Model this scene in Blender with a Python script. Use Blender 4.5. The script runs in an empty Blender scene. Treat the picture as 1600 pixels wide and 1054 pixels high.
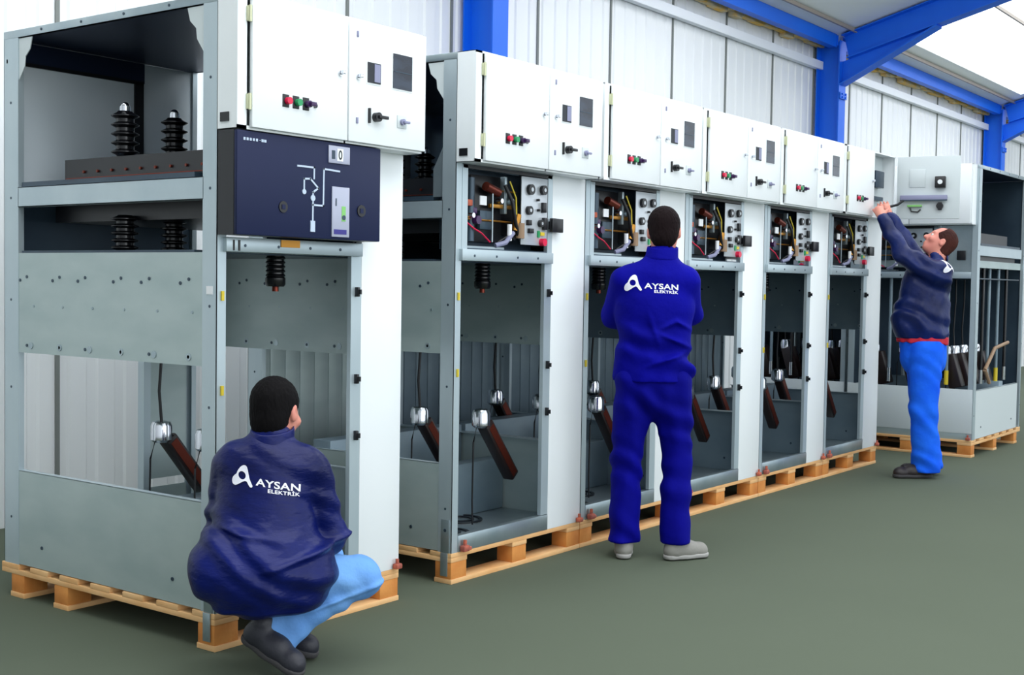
import bpy, bmesh, math, random
import numpy as np
from mathutils import Vector, Matrix
from mathutils.bvhtree import BVHTree

scene = bpy.context.scene
COL = scene.collection
PI = math.pi
R = math.radians

# ------------------------------------------------------------------ camera
YAW, PITCH, ROLL, FOC = 0.638, -0.0422, 0.0153, 1972.0
cd = bpy.data.cameras.new('camera')
cam = bpy.data.objects.new('camera', cd)
COL.objects.link(cam)
fw = Vector((math.cos(YAW) * math.cos(PITCH), math.sin(YAW) * math.cos(PITCH), math.sin(PITCH)))
rt = fw.cross(Vector((0, 0, 1))).normalized()
up = rt.cross(fw)
c_, s_ = math.cos(ROLL), math.sin(ROLL)
rt2 = rt * c_ + up * s_
up2 = up * c_ - rt * s_
cam.matrix_world = Matrix(((rt2.x, up2.x, -fw.x, 0), (rt2.y, up2.y, -fw.y, 0), (rt2.z, up2.z, -fw.z, 1.4), (0, 0, 0, 1)))
cd.sensor_fit = 'HORIZONTAL'
cd.sensor_width = 36.0
cd.lens = FOC / 1600.0 * 36.0
cd.clip_start = 0.05
cd.clip_end = 200
scene.camera = cam

# ------------------------------------------------------------------ light
world = bpy.data.worlds.new('world')
scene.world = world
world.use_nodes = True
wb = world.node_tree.nodes['Background']
wb.inputs['Color'].default_value = (0.86, 0.94, 1.0, 1)
wt = world.node_tree
tcw = wt.nodes.new('ShaderNodeTexCoord'); dot = wt.nodes.new('ShaderNodeVectorMath'); dot.operation = 'DOT_PRODUCT'
dot.inputs[1].default_value = (0.75, -0.62, 0.2)      # the daylight side of the open hall
mr = wt.nodes.new('ShaderNodeMapRange'); mr.inputs['From Min'].default_value = -0.8; mr.inputs['From Max'].default_value = 0.9
mr.inputs['To Min'].default_value = 0.62; mr.inputs['To Max'].default_value = 1.75
wt.links.new(tcw.outputs['Generated'], dot.inputs[0]); wt.links.new(dot.outputs['Value'], mr.inputs['Value'])
wt.links.new(mr.outputs[0], wb.inputs['Strength'])

def area(name, loc, rot, sx, sy, power, color=(1, 1, 1)):
    l = bpy.data.lights.new(name, 'AREA')
    l.shape = 'RECTANGLE'; l.size = sx; l.size_y = sy; l.energy = power; l.color = color
    o = bpy.data.objects.new(name, l); o.location = loc; o.rotation_euler = rot
    COL.objects.link(o)
    return o
# daylight falling through the roof lights, plus a fill lamp added at the open side
area('roof_light_near', (4.0, 0.0, 5.9), (R(14), 0, 0), 9, 2.6, 270, (0.95, 0.98, 1.0))
area('roof_light_far', (16.0, 1.5, 5.4), (R(14), 0, 0), 10, 2.2, 130, (0.95, 0.98, 1.0))
area('open_side_fill', (2.0, -9.5, 3.2), (R(80), 0, 0), 14, 5, 420, (0.93, 0.97, 1.0))  # unseen fill lamp, added to brighten what faces the open side

scene.view_settings.view_transform = 'Standard'
scene.view_settings.look = 'None'
scene.view_settings.gamma = 1.0
scene.view_settings.use_curve_mapping = False
scene.view_settings.exposure = 0.0

# ------------------------------------------------------------------ materials
def lin(c):
    return tuple((x / 255 / 12.92 if x / 255 <= 0.04045 else ((x / 255 + 0.055) / 1.055) ** 2.4) for x in c)

def mat(name, rgb, rough=0.5, metal=0.0, noise=None, bump=None, spec=0.5, coat=0.0, coord='Object'):
    m = bpy.data.materials.new(name)
    m.use_nodes = True
    nt = m.node_tree
    b = nt.nodes['Principled BSDF']
    col = lin(rgb) + (1,)
    b.inputs['Base Color'].default_value = col
    b.inputs['Roughness'].default_value = rough
    b.inputs['Metallic'].default_value = metal
    b.inputs['Specular IOR Level'].default_value = spec
    b.inputs['Coat Weight'].default_value = coat
    tc = nt.nodes.new('ShaderNodeTexCoord')
    if noise:
        sc, amt, rgb2 = noise[:3]
        stretch = noise[3] if len(noise) > 3 else (1, 1, 1)
        mp = nt.nodes.new('ShaderNodeMapping'); mp.inputs['Scale'].default_value = stretch
        nt.links.new(tc.outputs[coord], mp.inputs['Vector'])
        n = nt.nodes.new('ShaderNodeTexNoise'); n.inputs['Scale'].default_value = sc; n.inputs['Detail'].default_value = 4
        nt.links.new(mp.outputs[0], n.inputs['Vector'])
        r = nt.nodes.new('ShaderNodeValToRGB')
        r.color_ramp.elements[0].position = 0.5 - amt; r.color_ramp.elements[1].position = 0.5 + amt
        r.color_ramp.elements[0].color = col; r.color_ramp.elements[1].color = lin(rgb2) + (1,)
        nt.links.new(n.outputs['Fac'], r.inputs['Fac'])
        nt.links.new(r.outputs['Color'], b.inputs['Base Color'])
    if bump:
        sc, st = bump[:2]
        stretch = bump[2] if len(bump) > 2 else (1, 1, 1)
        mp = nt.nodes.new('ShaderNodeMapping'); mp.inputs['Scale'].default_value = stretch
        nt.links.new(tc.outputs[coord], mp.inputs['Vector'])
        n2 = nt.nodes.new('ShaderNodeTexNoise'); n2.inputs['Scale'].default_value = sc; n2.inputs['Detail'].default_value = 3
        nt.links.new(mp.outputs[0], n2.inputs['Vector'])
        bp = nt.nodes.new('ShaderNodeBump'); bp.inputs['Strength'].default_value = st; bp.inputs['Distance'].default_value = 0.01
        nt.links.new(n2.outputs['Fac'], bp.inputs['Height'])
        nt.links.new(bp.outputs[0], b.inputs['Normal'])
    return m

def emis(name, rgb, s):
    m = mat(name, rgb)
    b = m.node_tree.nodes['Principled BSDF']
    b.inputs['Emission Color'].default_value = lin(rgb) + (1,)
    b.inputs['Emission Strength'].default_value = s
    return m

M = {}
M['floor'] = mat('painted_floor', (86, 94, 80), 0.95, noise=(0.7, 0.25, (89, 97, 83)), spec=0.15)
M['wall'] = mat('wall_sheet', (236, 238, 240), 0.45, noise=(0.5, 0.3, (226, 230, 232), (1, 1, 0.4)))
M['joint'] = mat('wall_joint', (120, 125, 122), 0.7)
M['rail'] = mat('white_rail', (232, 236, 240), 0.5)
M['ceil'] = mat('roof_sheet', (238, 242, 240), 0.6)
M['sky'] = emis('roof_light_sheet', (250, 253, 255), 3.2)
M['purlin'] = mat('purlin_metal', (150, 140, 130), 0.5)
M['blue'] = mat('blue_steel_paint', (0, 100, 226), 0.5, noise=(2.0, 0.3, (0, 108, 236)))
M['roofin'] = mat('roof_underside', (44, 56, 84), 0.4, 0.6)
M['midsteel'] = mat('grey_shaded_steel', (134, 152, 162), 0.42, 0.2, noise=(2.5, 0.25, (104, 124, 138), (1, 1, 1.5)), bump=(20, 0.05))  # darker plate steel; dimness inside the cabinets is put into its colour
M['rearsheet'] = mat('rear_steel_reflection_tone', (228, 236, 240), 0.3, 0.0, noise=(1.5, 0.2, (214, 226, 234)))  # pale colour stands in for a bright reflection on the steel
M['tan'] = mat('tan_coil', (150, 122, 96), 0.6)
M['foam'] = mat('yellow_foam', (244, 196, 96), 0.95, noise=(7, 0.12, (222, 206, 170)), bump=(14, 1.0))
M['white'] = mat('white_powder_coat', (240, 244, 246), 0.38, noise=(3, 0.3, (236, 241, 243)))
M['white_in'] = mat('grey_white_inner_coat', (205, 214, 216), 0.45)
M['galv'] = mat('galvanised_steel', (178, 190, 194), 0.34, 0.75, noise=(5, 0.25, (150, 166, 174), (1, 1, 1)), bump=(40, 0.03))
M['galvp'] = mat('galvanised_plate', (184, 197, 196), 0.42, 0.4, noise=(3, 0.25, (166, 182, 182), (1, 1, 2.5)), bump=(25, 0.03))
M['mirror'] = mat('bright_steel_sheet', (140, 156, 170), 0.16, 0.95, noise=(2, 0.2, (120, 138, 155)), bump=(3, 0.06))
M['frame'] = mat('frame_steel', (190, 203, 208), 0.36, 0.45, noise=(4, 0.3, (172, 188, 196), (1, 1, 0.5)))
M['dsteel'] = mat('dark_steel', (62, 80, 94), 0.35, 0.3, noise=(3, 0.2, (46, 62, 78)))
M['pale'] = mat('pale_rear_panel', (214, 213, 204), 0.5, noise=(2, 0.3, (205, 206, 200)))
M['black'] = mat('black_plastic', (18, 19, 24), 0.35)
M['insul'] = mat('black_insulator', (14, 14, 18), 0.25)
M['arm'] = mat('brown_black_resin', (26, 20, 22), 0.35, noise=(8, 0.2, (40, 24, 22)))
M['chrome'] = mat('chrome', (215, 218, 224), 0.14, 1.0)
M['brass'] = mat('brass', (170, 120, 50), 0.3, 0.8)
M['copper'] = mat('copper', (120, 52, 38), 0.35, 0.7)
M['panel_dark'] = mat('dark_fascia', (24, 32, 72), 0.5, noise=(1.5, 0.3, (18, 29, 62)), spec=0.25)
M['line'] = mat('fascia_line', (190, 205, 225), 0.5)
M['plate'] = mat('fascia_plate', (172, 176, 196), 0.35)
M['plate2'] = mat('mechanism_plate', (196, 202, 208), 0.3, 0.3)
M['purple'] = mat('purple_band', (50, 44, 130), 0.5)
M['glass'] = mat('display_dark_glass', (40, 52, 70), 0.12, noise=(6, 0.1, (20, 28, 44), (1, 1, 3)))
M['slot'] = mat('open_cutout', (24, 30, 40), 0.5)
M['red'] = mat('red_plastic', (220, 20, 70), 0.3)
M['green'] = mat('green_plastic', (30, 150, 90), 0.3)
M['violet'] = mat('black_violet_plastic', (60, 30, 80), 0.3)
M['yellow'] = mat('yellow_plastic', (215, 190, 40), 0.4)
M['hinge'] = mat('yellow_zinc', (200, 202, 168), 0.4, 0.3)
M['orange'] = mat('orange_clamp', (196, 98, 70), 0.6, noise=(30, 0.1, (150, 80, 70)))
M['paper'] = mat('paper_label', (240, 242, 245), 0.7)
M['cable'] = mat('black_cable', (16, 17, 22), 0.45)
M['trunk'] = mat('grey_trunking', (140, 142, 172), 0.5)
M['lgreen'] = mat('light_green_plastic', (130, 195, 110), 0.5)
M['wood'] = mat('pallet_pine', (236, 192, 138), 0.75, noise=(5, 0.22, (222, 166, 106), (1, 1, 4)), bump=(20, 0.2))
M['wood2'] = mat('pallet_block_wood', (222, 152, 78), 0.8, noise=(8, 0.25, (196, 116, 48)), bump=(30, 0.2))
M['ring'] = mat('cable_entry_rubber', (20, 22, 28), 0.3)
# clothing
M['jk_navy'] = mat('navy_nylon', (6, 24, 104), 0.38, bump=(13, 0.7, (1, 1, 2.2)), noise=(3, 0.25, (3, 8, 50)), spec=0.22)  # near-black mottling puts some fold shade into the cloth colour
M['jk_blue'] = mat('royal_blue_cotton', (2, 2, 150), 0.8, bump=(14, 0.6), noise=(3, 0.3, (0, 0, 118)), spec=0.12)
M['jk_dark'] = mat('dark_navy_jacket', (6, 34, 104), 0.45, bump=(14, 0.7), noise=(4, 0.3, (4, 14, 56)), spec=0.3)
M['tr_blue'] = mat('royal_blue_trousers', (2, 2, 140), 0.8, bump=(12, 0.6), noise=(3, 0.3, (0, 0, 108)), spec=0.12)
M['denim1'] = mat('light_blue_denim', (120, 170, 228), 0.85, bump=(40, 0.3), noise=(5, 0.25, (88, 138, 208)), spec=0.15)
M['denim2'] = mat('bright_blue_denim', (36, 116, 248), 0.85, bump=(40, 0.3), noise=(5, 0.25, (10, 84, 236)), spec=0.15)
M['skin'] = mat('skin', (218, 148, 128), 0.5, noise=(7, 0.3, (208, 120, 108)))
M['hair_black'] = mat('black_hair', (10, 8, 10), 0.8, spec=0.12, bump=(90, 0.6, (1, 1, 0.3)))
M['hair_red'] = mat('reddish_brown_hair', (84, 44, 36), 0.8, spec=0.15, noise=(9, 0.3, (40, 22, 22)), bump=(90, 0.6, (1, 1, 0.3)))
M['hair_brown'] = mat('dark_brown_hair', (20, 10, 12), 0.8, spec=0.12, bump=(90, 0.6, (1, 1, 0.3)))
M['shoe_dark'] = mat('dark_shoe_leather', (40, 40, 50), 0.5, bump=(30, 0.3))
M['shoe_grey'] = mat('grey_shoe_suede', (138, 136, 130), 0.7, bump=(30, 0.3))
M['shoe_brown'] = mat('dark_brown_shoe', (36, 28, 30), 0.5)
M['sole'] = mat('shoe_sole', (60, 58, 60), 0.8)
M['sole_l'] = mat('shoe_sole_light', (165, 163, 160), 0.8)
M['belt'] = mat('red_shirt_hem', (190, 18, 48), 0.7)
M['logo'] = mat('white_print', (240, 240, 250), 0.6)
M['eye'] = mat('eye_white', (225, 222, 218), 0.3)
M['iris'] = mat('iris_dark', (40, 28, 22), 0.2)
M['lip'] = mat('lip', (178, 90, 88), 0.5)

# ------------------------------------------------------------------ mesh helpers
class MB:
    def __init__(s):
        s.bm = bmesh.new(); s.mats = []; s.cur = 0
    def m(s, name):
        if name not in s.mats: s.mats.append(name)
        s.cur = s.mats.index(name); return s
    def _tag(s, vs):
        for v in vs:
            for f in v.link_faces: f.material_index = s.cur
    def box(s, x0, x1, y0, y1, z0, z1, bev=0.0, mx=None):
        r = bmesh.ops.create_cube(s.bm, size=1)
        mt = Matrix.Translation(((x0 + x1) / 2, (y0 + y1) / 2, (z0 + z1) / 2)) @ Matrix.Diagonal((abs(x1 - x0), abs(y1 - y0), abs(z1 - z0), 1))
        if mx: mt = mx @ mt
        bmesh.ops.transform(s.bm, matrix=mt, verts=r['verts'])
        s._tag(r['verts'])
        if bev > 0:
            es = list({e for v in r['verts'] for e in v.link_edges})
            q = bmesh.ops.bevel(s.bm, geom=es, offset=bev, segments=2, affect='EDGES', profile=0.5)
            for f in q['faces']: f.material_index = s.cur
        return s
    def cyl(s, p0, p1, r0, r1=None, n=20, caps=True):
        if r1 is None: r1 = r0
        p0 = Vector(p0); p1 = Vector(p1); d = p1 - p0
        r = bmesh.ops.create_cone(s.bm, cap_ends=caps, segments=n, radius1=r0, radius2=r1, depth=d.length)
        q = Vector((0, 0, 1)).rotation_difference(d.normalized()).to_matrix().to_4x4()
        bmesh.ops.transform(s.bm, matrix=Matrix.Translation((p0 + p1) / 2) @ q, verts=r['verts'])
        s._tag(r['verts']); return s
    def ball(s, c, r, sc=(1, 1, 1), n=16):
        q = bmesh.ops.create_uvsphere(s.bm, u_segments=n, v_segments=max(8, n // 2), radius=r)
        bmesh.ops.transform(s.bm, matrix=Matrix.Translation(c) @ Matrix.Diagonal((*sc, 1)), verts=q['verts'])
        s._tag(q['verts']); return s
    def lathe(s, c, prof, n=20, axis=(0, 0, 1)):
        q = Vector((0, 0, 1)).rotation_difference(Vector(axis).normalized()).to_matrix()
        c = Vector(c); rings = []
        for r, z in prof:
            rings.append([s.bm.verts.new(c + q @ Vector((r * math.cos(2 * PI * i / n), r * math.sin(2 * PI * i / n), z))) for i in range(n)])
        for a, b in zip(rings, rings[1:]):
            for i in range(n):
                f = s.bm.faces.new((a[i], a[(i + 1) % n], b[(i + 1) % n], b[i])); f.material_index = s.cur
        f = s.bm.faces.new(rings[0][::-1]); f.material_index = s.cur
        f = s.bm.faces.new(rings[-1]); f.material_index = s.cur
        return s
    def tube(s, pts, r, n=10):
        pts = [Vector(p) for p in pts]; rings = []
        ref = Vector((0, 0, 1))
        for i, p in enumerate(pts):
            t = (pts[min(i + 1, len(pts) - 1)] - pts[max(i - 1, 0)]).normalized()
            rf = ref if abs(t.dot(ref)) < 0.95 else Vector((1, 0, 0))
            a = t.cross(rf).normalized(); b = t.cross(a)
            rings.append([s.bm.verts.new(p + (a * math.cos(2 * PI * k / n) + b * math.sin(2 * PI * k / n)) * r) for k in range(n)])
        for a, b in zip(rings, rings[1:]):
            best = 0
            for k in range(n):
                f = s.bm.faces.new((a[k], a[(k + 1) % n], b[(k + 1) % n], b[k])); f.material_index = s.cur
        f = s.bm.faces.new(rings[0][::-1]); f.material_index = s.cur
        f = s.bm.faces.new(rings[-1]); f.material_index = s.cur
        return s
    def prism(s, pts, ax, a0, a1):
        # polygon pts in the other two axes, extruded along axis ax (0,1,2) between a0 and a1
        def mk(p, a):
            l = list(p); l.insert(ax, a); return s.bm.verts.new(l)
        A = [mk(p, a0) for p in pts]; B = [mk(p, a1) for p in pts]
        fs = [s.bm.faces.new(A[::-1]), s.bm.faces.new(B)]
        for i in range(len(pts)):
            fs.append(s.bm.faces.new((A[i], A[(i + 1) % len(pts)], B[(i + 1) % len(pts)], B[i])))
        for f in fs: f.material_index = s.cur
        return s
    def build(s, name, parent=None, off=(0, 0, 0), smooth=True, label=None, kind=None):
        bmesh.ops.recalc_face_normals(s.bm, faces=s.bm.faces)
        if off != (0, 0, 0): bmesh.ops.translate(s.bm, vec=off, verts=s.bm.verts)
        me = bpy.data.meshes.new(name); s.bm.to_mesh(me); s.bm.free()
        for n in s.mats: me.materials.append(M[n])
        if smooth:
            me.polygons.foreach_set('use_smooth', [True] * len(me.polygons))
            me.set_sharp_from_angle(angle=R(35))
        o = bpy.data.objects.new(name, me); COL.objects.link(o)
        if parent: o.parent = parent
        if label: o['label'] = label
        if kind: o['kind'] = kind
        return o

def thing(name, label, cat, loc=(0, 0, 0), rz=0, group=None):
    o = bpy.data.objects.new(name, None); COL.objects.link(o)
    o.empty_display_size = 0.2
    o.location = loc; o.rotation_euler = (0, 0, rz); o['label'] = label; o['category'] = cat
    if group: o['group'] = group
    return o

def copy_tree(o, parent=None):
    c = o.copy(); COL.objects.link(c)
    if parent: c.parent = parent
    for ch in list(o.children): copy_tree(ch, c)
    return c

# ------------------------------------------------------------------ the hall
WY = 6.40
b = MB().m('floor'); b.box(-14, 40, -16, WY + 0.2, -0.1, 0)
b.build('floor', kind='structure', smooth=False)

# back wall: profiled sheets, one joint every 1.17 m
b = MB().m('wall')
X0, X1 = -6.0, 36.0
prof = []
x = X0
rib = 0.195
while x < X1:
    prof += [(x, WY), (x + 0.11, WY), (x + 0.125, WY + 0.012), (x + 0.18, WY + 0.012)]
    x += rib
prof.append((X1, WY))
lo = [b.bm.verts.new((p[0], p[1], 0)) for p in prof]; hi = [b.bm.verts.new((p[0], p[1], 4.62)) for p in prof]
for i in range(len(prof) - 1):
    b.bm.faces.new((lo[i], lo[i + 1], hi[i + 1], hi[i]))
b.box(X0, X1, WY + 0.03, WY + 0.15, 0, 4.62)
b.build('wall_back', kind='structure', smooth=False)
b = MB().m('joint')
xj = 8.93 - 1.17 * 12
while xj < 30:
    b.box(xj - 0.013, xj + 0.013, WY - 0.012, WY + 0.02, 0, 4.5); xj += 1.17
b.build('trim_1', kind='structure', smooth=False)
b = MB().m('rail').box(X0, X1, WY - 0.09, WY - 0.013, 4.10, 4.20, 0.005)
b.build('trim_2', kind='structure', smooth=False)
b = MB().m('wall').box(36, 36.2, -5, WY + 0.15, 0, 7.6)
b.build('wall_far', kind='structure', smooth=False)
# lumpy foam strip under the eave beams
random.seed(4)
b = MB().m('foam')
x = -2.0
while x < 30:
    w = random.uniform(0.14, 0.3)
    b.box(x, x + w + 0.02, WY - 0.10, WY - 0.013, 4.36 + random.uniform(-0.035, 0.03), 4.48, 0.012); x += w
b.build('trim_3', kind='structure')

# roof slope (rises away from the wall), with translucent roof-light sheets
SL = 0.27
def zr(y): return 4.56 + SL * (5.88 - y)
b = MB().m('ceil')
ya, yb = WY + 0.2, -5.0
ROOF_LIGHTS = ((1.0, 6.5), (8.6, 12.2), (15.5, 21.5), (23.5, 28.0))
LY0, LY1 = 5.72, 0.2
def slab(b, x0, x1, y0, y1, lift=0.0, t=0.06):
    v = []
    for zz in (0, t):
        for (x, y) in ((x0, y0), (x1, y0), (x1, y1), (x0, y1)):
            v.append(b.bm.verts.new((x, y, zr(y) + lift + zz)))
    for q in ((0, 1, 2, 3), (7, 6, 5, 4), (0, 4, 5, 1), (1, 5, 6, 2), (2, 6, 7, 3), (3, 7, 4, 0)):
        f = b.bm.faces.new([v[i] for i in q]); f.material_index = b.cur
slab(b, -6, 36, ya, LY0); slab(b, -6, 36, LY1, yb)
xs = [-6] + [v for p in ROOF_LIGHTS for v in p] + [36]
for i in range(0, len(xs), 2): slab(b, xs[i], xs[i + 1], LY0, LY1)
b.build('ceiling', kind='structure', smooth=False)
for i, (p, q) in enumerate(ROOF_LIGHTS):
    b = MB().m('sky'); slab(b, p, q, LY0, LY1, 0.012, 0.03)
    b.build('window_%d' % (i + 1), kind='structure', smooth=False)
b = MB().m('purlin')
for y in (5.90, 4.58, 3.4, 2.3, 1.1, -0.1, -1.3):
    b.box(-6, 36, y - 0.014, y + 0.014, zr(y) - 0.045, zr(y) - 0.003)
b.build('trim_4', kind='structure', smooth=False)

# blue portal frames
COLX = (7.86, 14.78, 21.75, 28.7, 0.9)
COLN = ('nearest one, standing just behind the second cabinet from the left',
        'middle column, rising behind the row with a haunched rafter at its top',
        'far column, rising behind the cabinet at the right end', 'rearmost column at the far end of the hall', 'column hidden left')
def ibeam(b, P0, P1, n, depth, width, t=0.014):
    """I-section from P0 to P1 (centre line); n = unit direction across the flanges (depth)"""
    P0, P1, n = Vector(P0), Vector(P1), Vector(n).normalized()
    w = Vector((1, 0, 0))
    def bar(c0, c1, hn, hw):
        vs = []
        for c in (c0, c1):
            for a, bb in ((-1, -1), (1, -1), (1, 1), (-1, 1)):
                vs.append(b.bm.verts.new(c + n * hn * a + w * hw * bb))
        for q in ((0, 1, 2, 3), (7, 6, 5, 4), (0, 4, 5, 1), (1, 5, 6, 2), (2, 6, 7, 3), (3, 7, 4, 0)):
            f = b.bm.faces.new([vs[i] for i in q]); f.material_index = b.cur
    for sgn in (-1, 1):
        bar(P0 + n * sgn * (depth / 2 - t / 2), P1 + n * sgn * (depth / 2 - t / 2), t / 2, width / 2)
    bar(P0, P1, depth / 2 - t, t / 2)
FW = 0.20
for i, cx in enumerate(COLX[:4]):
    xc = cx + FW / 2
    t = thing('steel_column', 'blue steel column, ' + COLN[i], 'column', (xc, 6.21, 0), 0, None)
    b = MB().m('blue'); ibeam(b, (0, 0, 0.012), (0, 0, zr(6.36) - 0.005), (0, 1, 0), 0.30, FW)
    b.build('shaft', t, smooth=False)
    b = MB().m('blue').box(-0.14, 0.14, -0.17, 0.17, 0.0, 0.012); b.build('base_plate', t, smooth=False)
    b = MB().m('blue').box(-0.10, 0.10, -0.17, -0.155, 3.72, 3.80)
    for zz in (3.74, 3.78):
        b.cyl((-0.05, -0.17, zz), (-0.05, -0.185, zz), 0.012, n=8).cyl((0.05, -0.17, zz), (0.05, -0.185, zz), 0.012, n=8)
    b.build('splice_plate', t)
    # rafter
    rn = ('steel rafter with haunch, nearest frame, above the second cabinet', 'wide blue rafter with haunch rising from the middle column',
          'short piece of blue rafter seen at the right edge of the photo', 'blue rafter of the rearmost frame')[i]
    t = thing('steel_rafter', 'blue painted ' + rn if i == 0 else rn, 'beam', (xc, 6.058, 4.33), 0, None)
    b = MB().m('blue')
    d = Vector((0, -1, SL)).normalized(); n = Vector((0, SL, 1)).normalized()
    p0 = Vector((0, -0.045, zr(6.05) - 0.170 - 4.33)); p1 = p0 + d * 11.0
    ibeam(b, p0, p1, n, 0.30, FW)
    b.build('beam', t, smooth=False)
    b = MB().m('blue')
    # haunch: tapering web and sloping bottom flange
    h = [(0.0, -0.43), (0.0, -0.152), (-1.13, 0.153)]
    b.prism([(y, z) for y, z in h], 0, -0.007, 0.007)
    b.prism([(0.0, -0.445), (0.0, -0.43), (-1.15, 0.16), (-1.17, 0.145)], 0, -FW / 2, FW / 2)
    b.build('haunch', t, smooth=False)
for i in range(3):
    xa, xb = COLX[i] + FW + 0.004, COLX[i + 1] - 0.004
    t = thing('eave_beam', ('blue steel eave beam between the nearest and the middle column, above the white wall sheets',
                            'blue steel eave beam between the middle and the far column',
                            'blue steel eave beam beyond the far column')[i], 'beam', (xa, 6.10, 4.34), 0, None)
    b = MB().m('blue')
    L = xb - xa
    b.box(0, L, 0, 0.012, 0, 0.155).box(0, L, 0.012, 0.10, 0, 0.012)
    b.build('channel', t, smooth=False)
    b = MB().m('blue').box(-0.0, 0.02, -0.02, -0.0, 0.02, 0.14).box(L - 0.02, L, -0.02, 0.0, 0.02, 0.14)
    b.build('end_cleat', t, smooth=False)

# ------------------------------------------------------------------ wooden pallets
def make_pallet(W, L, rows, label, loc, rz=0, rear=True):
    t = thing('wooden_pallet', label, 'pallet', loc, rz, None)
    bw = 0.10
    for (y0, y1) in rows:
        for (x0, x1) in ((0, bw + 0.02), (W / 2 - 0.06, W / 2 + 0.06), (W - bw - 0.02, W)):
            b = MB().m('wood2').box(x0 + 0.002, x1 - 0.002, y0 + 0.002, y1 - 0.002, 0.022, 0.100, 0.003); b.build('block', t)
        b = MB().m('wood').box(0, W, y0 - 0.002, y1 + 0.002, 0, 0.022, 0.002); b.build('bottom_board', t)
    for (x0, x1) in ((0, 0.12), (W / 2 - 0.06, W / 2 + 0.06), (W - 0.12, W)):
        b = MB().m('wood').box(x0, x1, 0, L, 0.100, 0.122, 0.002); b.build('stringer_board', t)
    n = 7; bwid = 0.13
    for i in range(n):
        y0 = i * (L - bwid) / (n - 1)
        b = MB().m('wood').box(0, W, y0, y0 + bwid, 0.122, 0.144, 0.002); b.build('deck_board', t)
    b = MB().m('galv').box(-0.005, -0.001, 0.02, 0.062, 0.035, 0.1435, 0.001); b.build('foot_strap', t)
    return t

# ------------------------------------------------------------------ switchgear cabinets
ZB = 0.144      # underside of the cabinet frame (top of pallet)
OFF = (0, 0, -ZB)
BX0, BX1 = 1.954, 2.457
YB = -0.108

def knobrow(cab_door, items): pass

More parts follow.
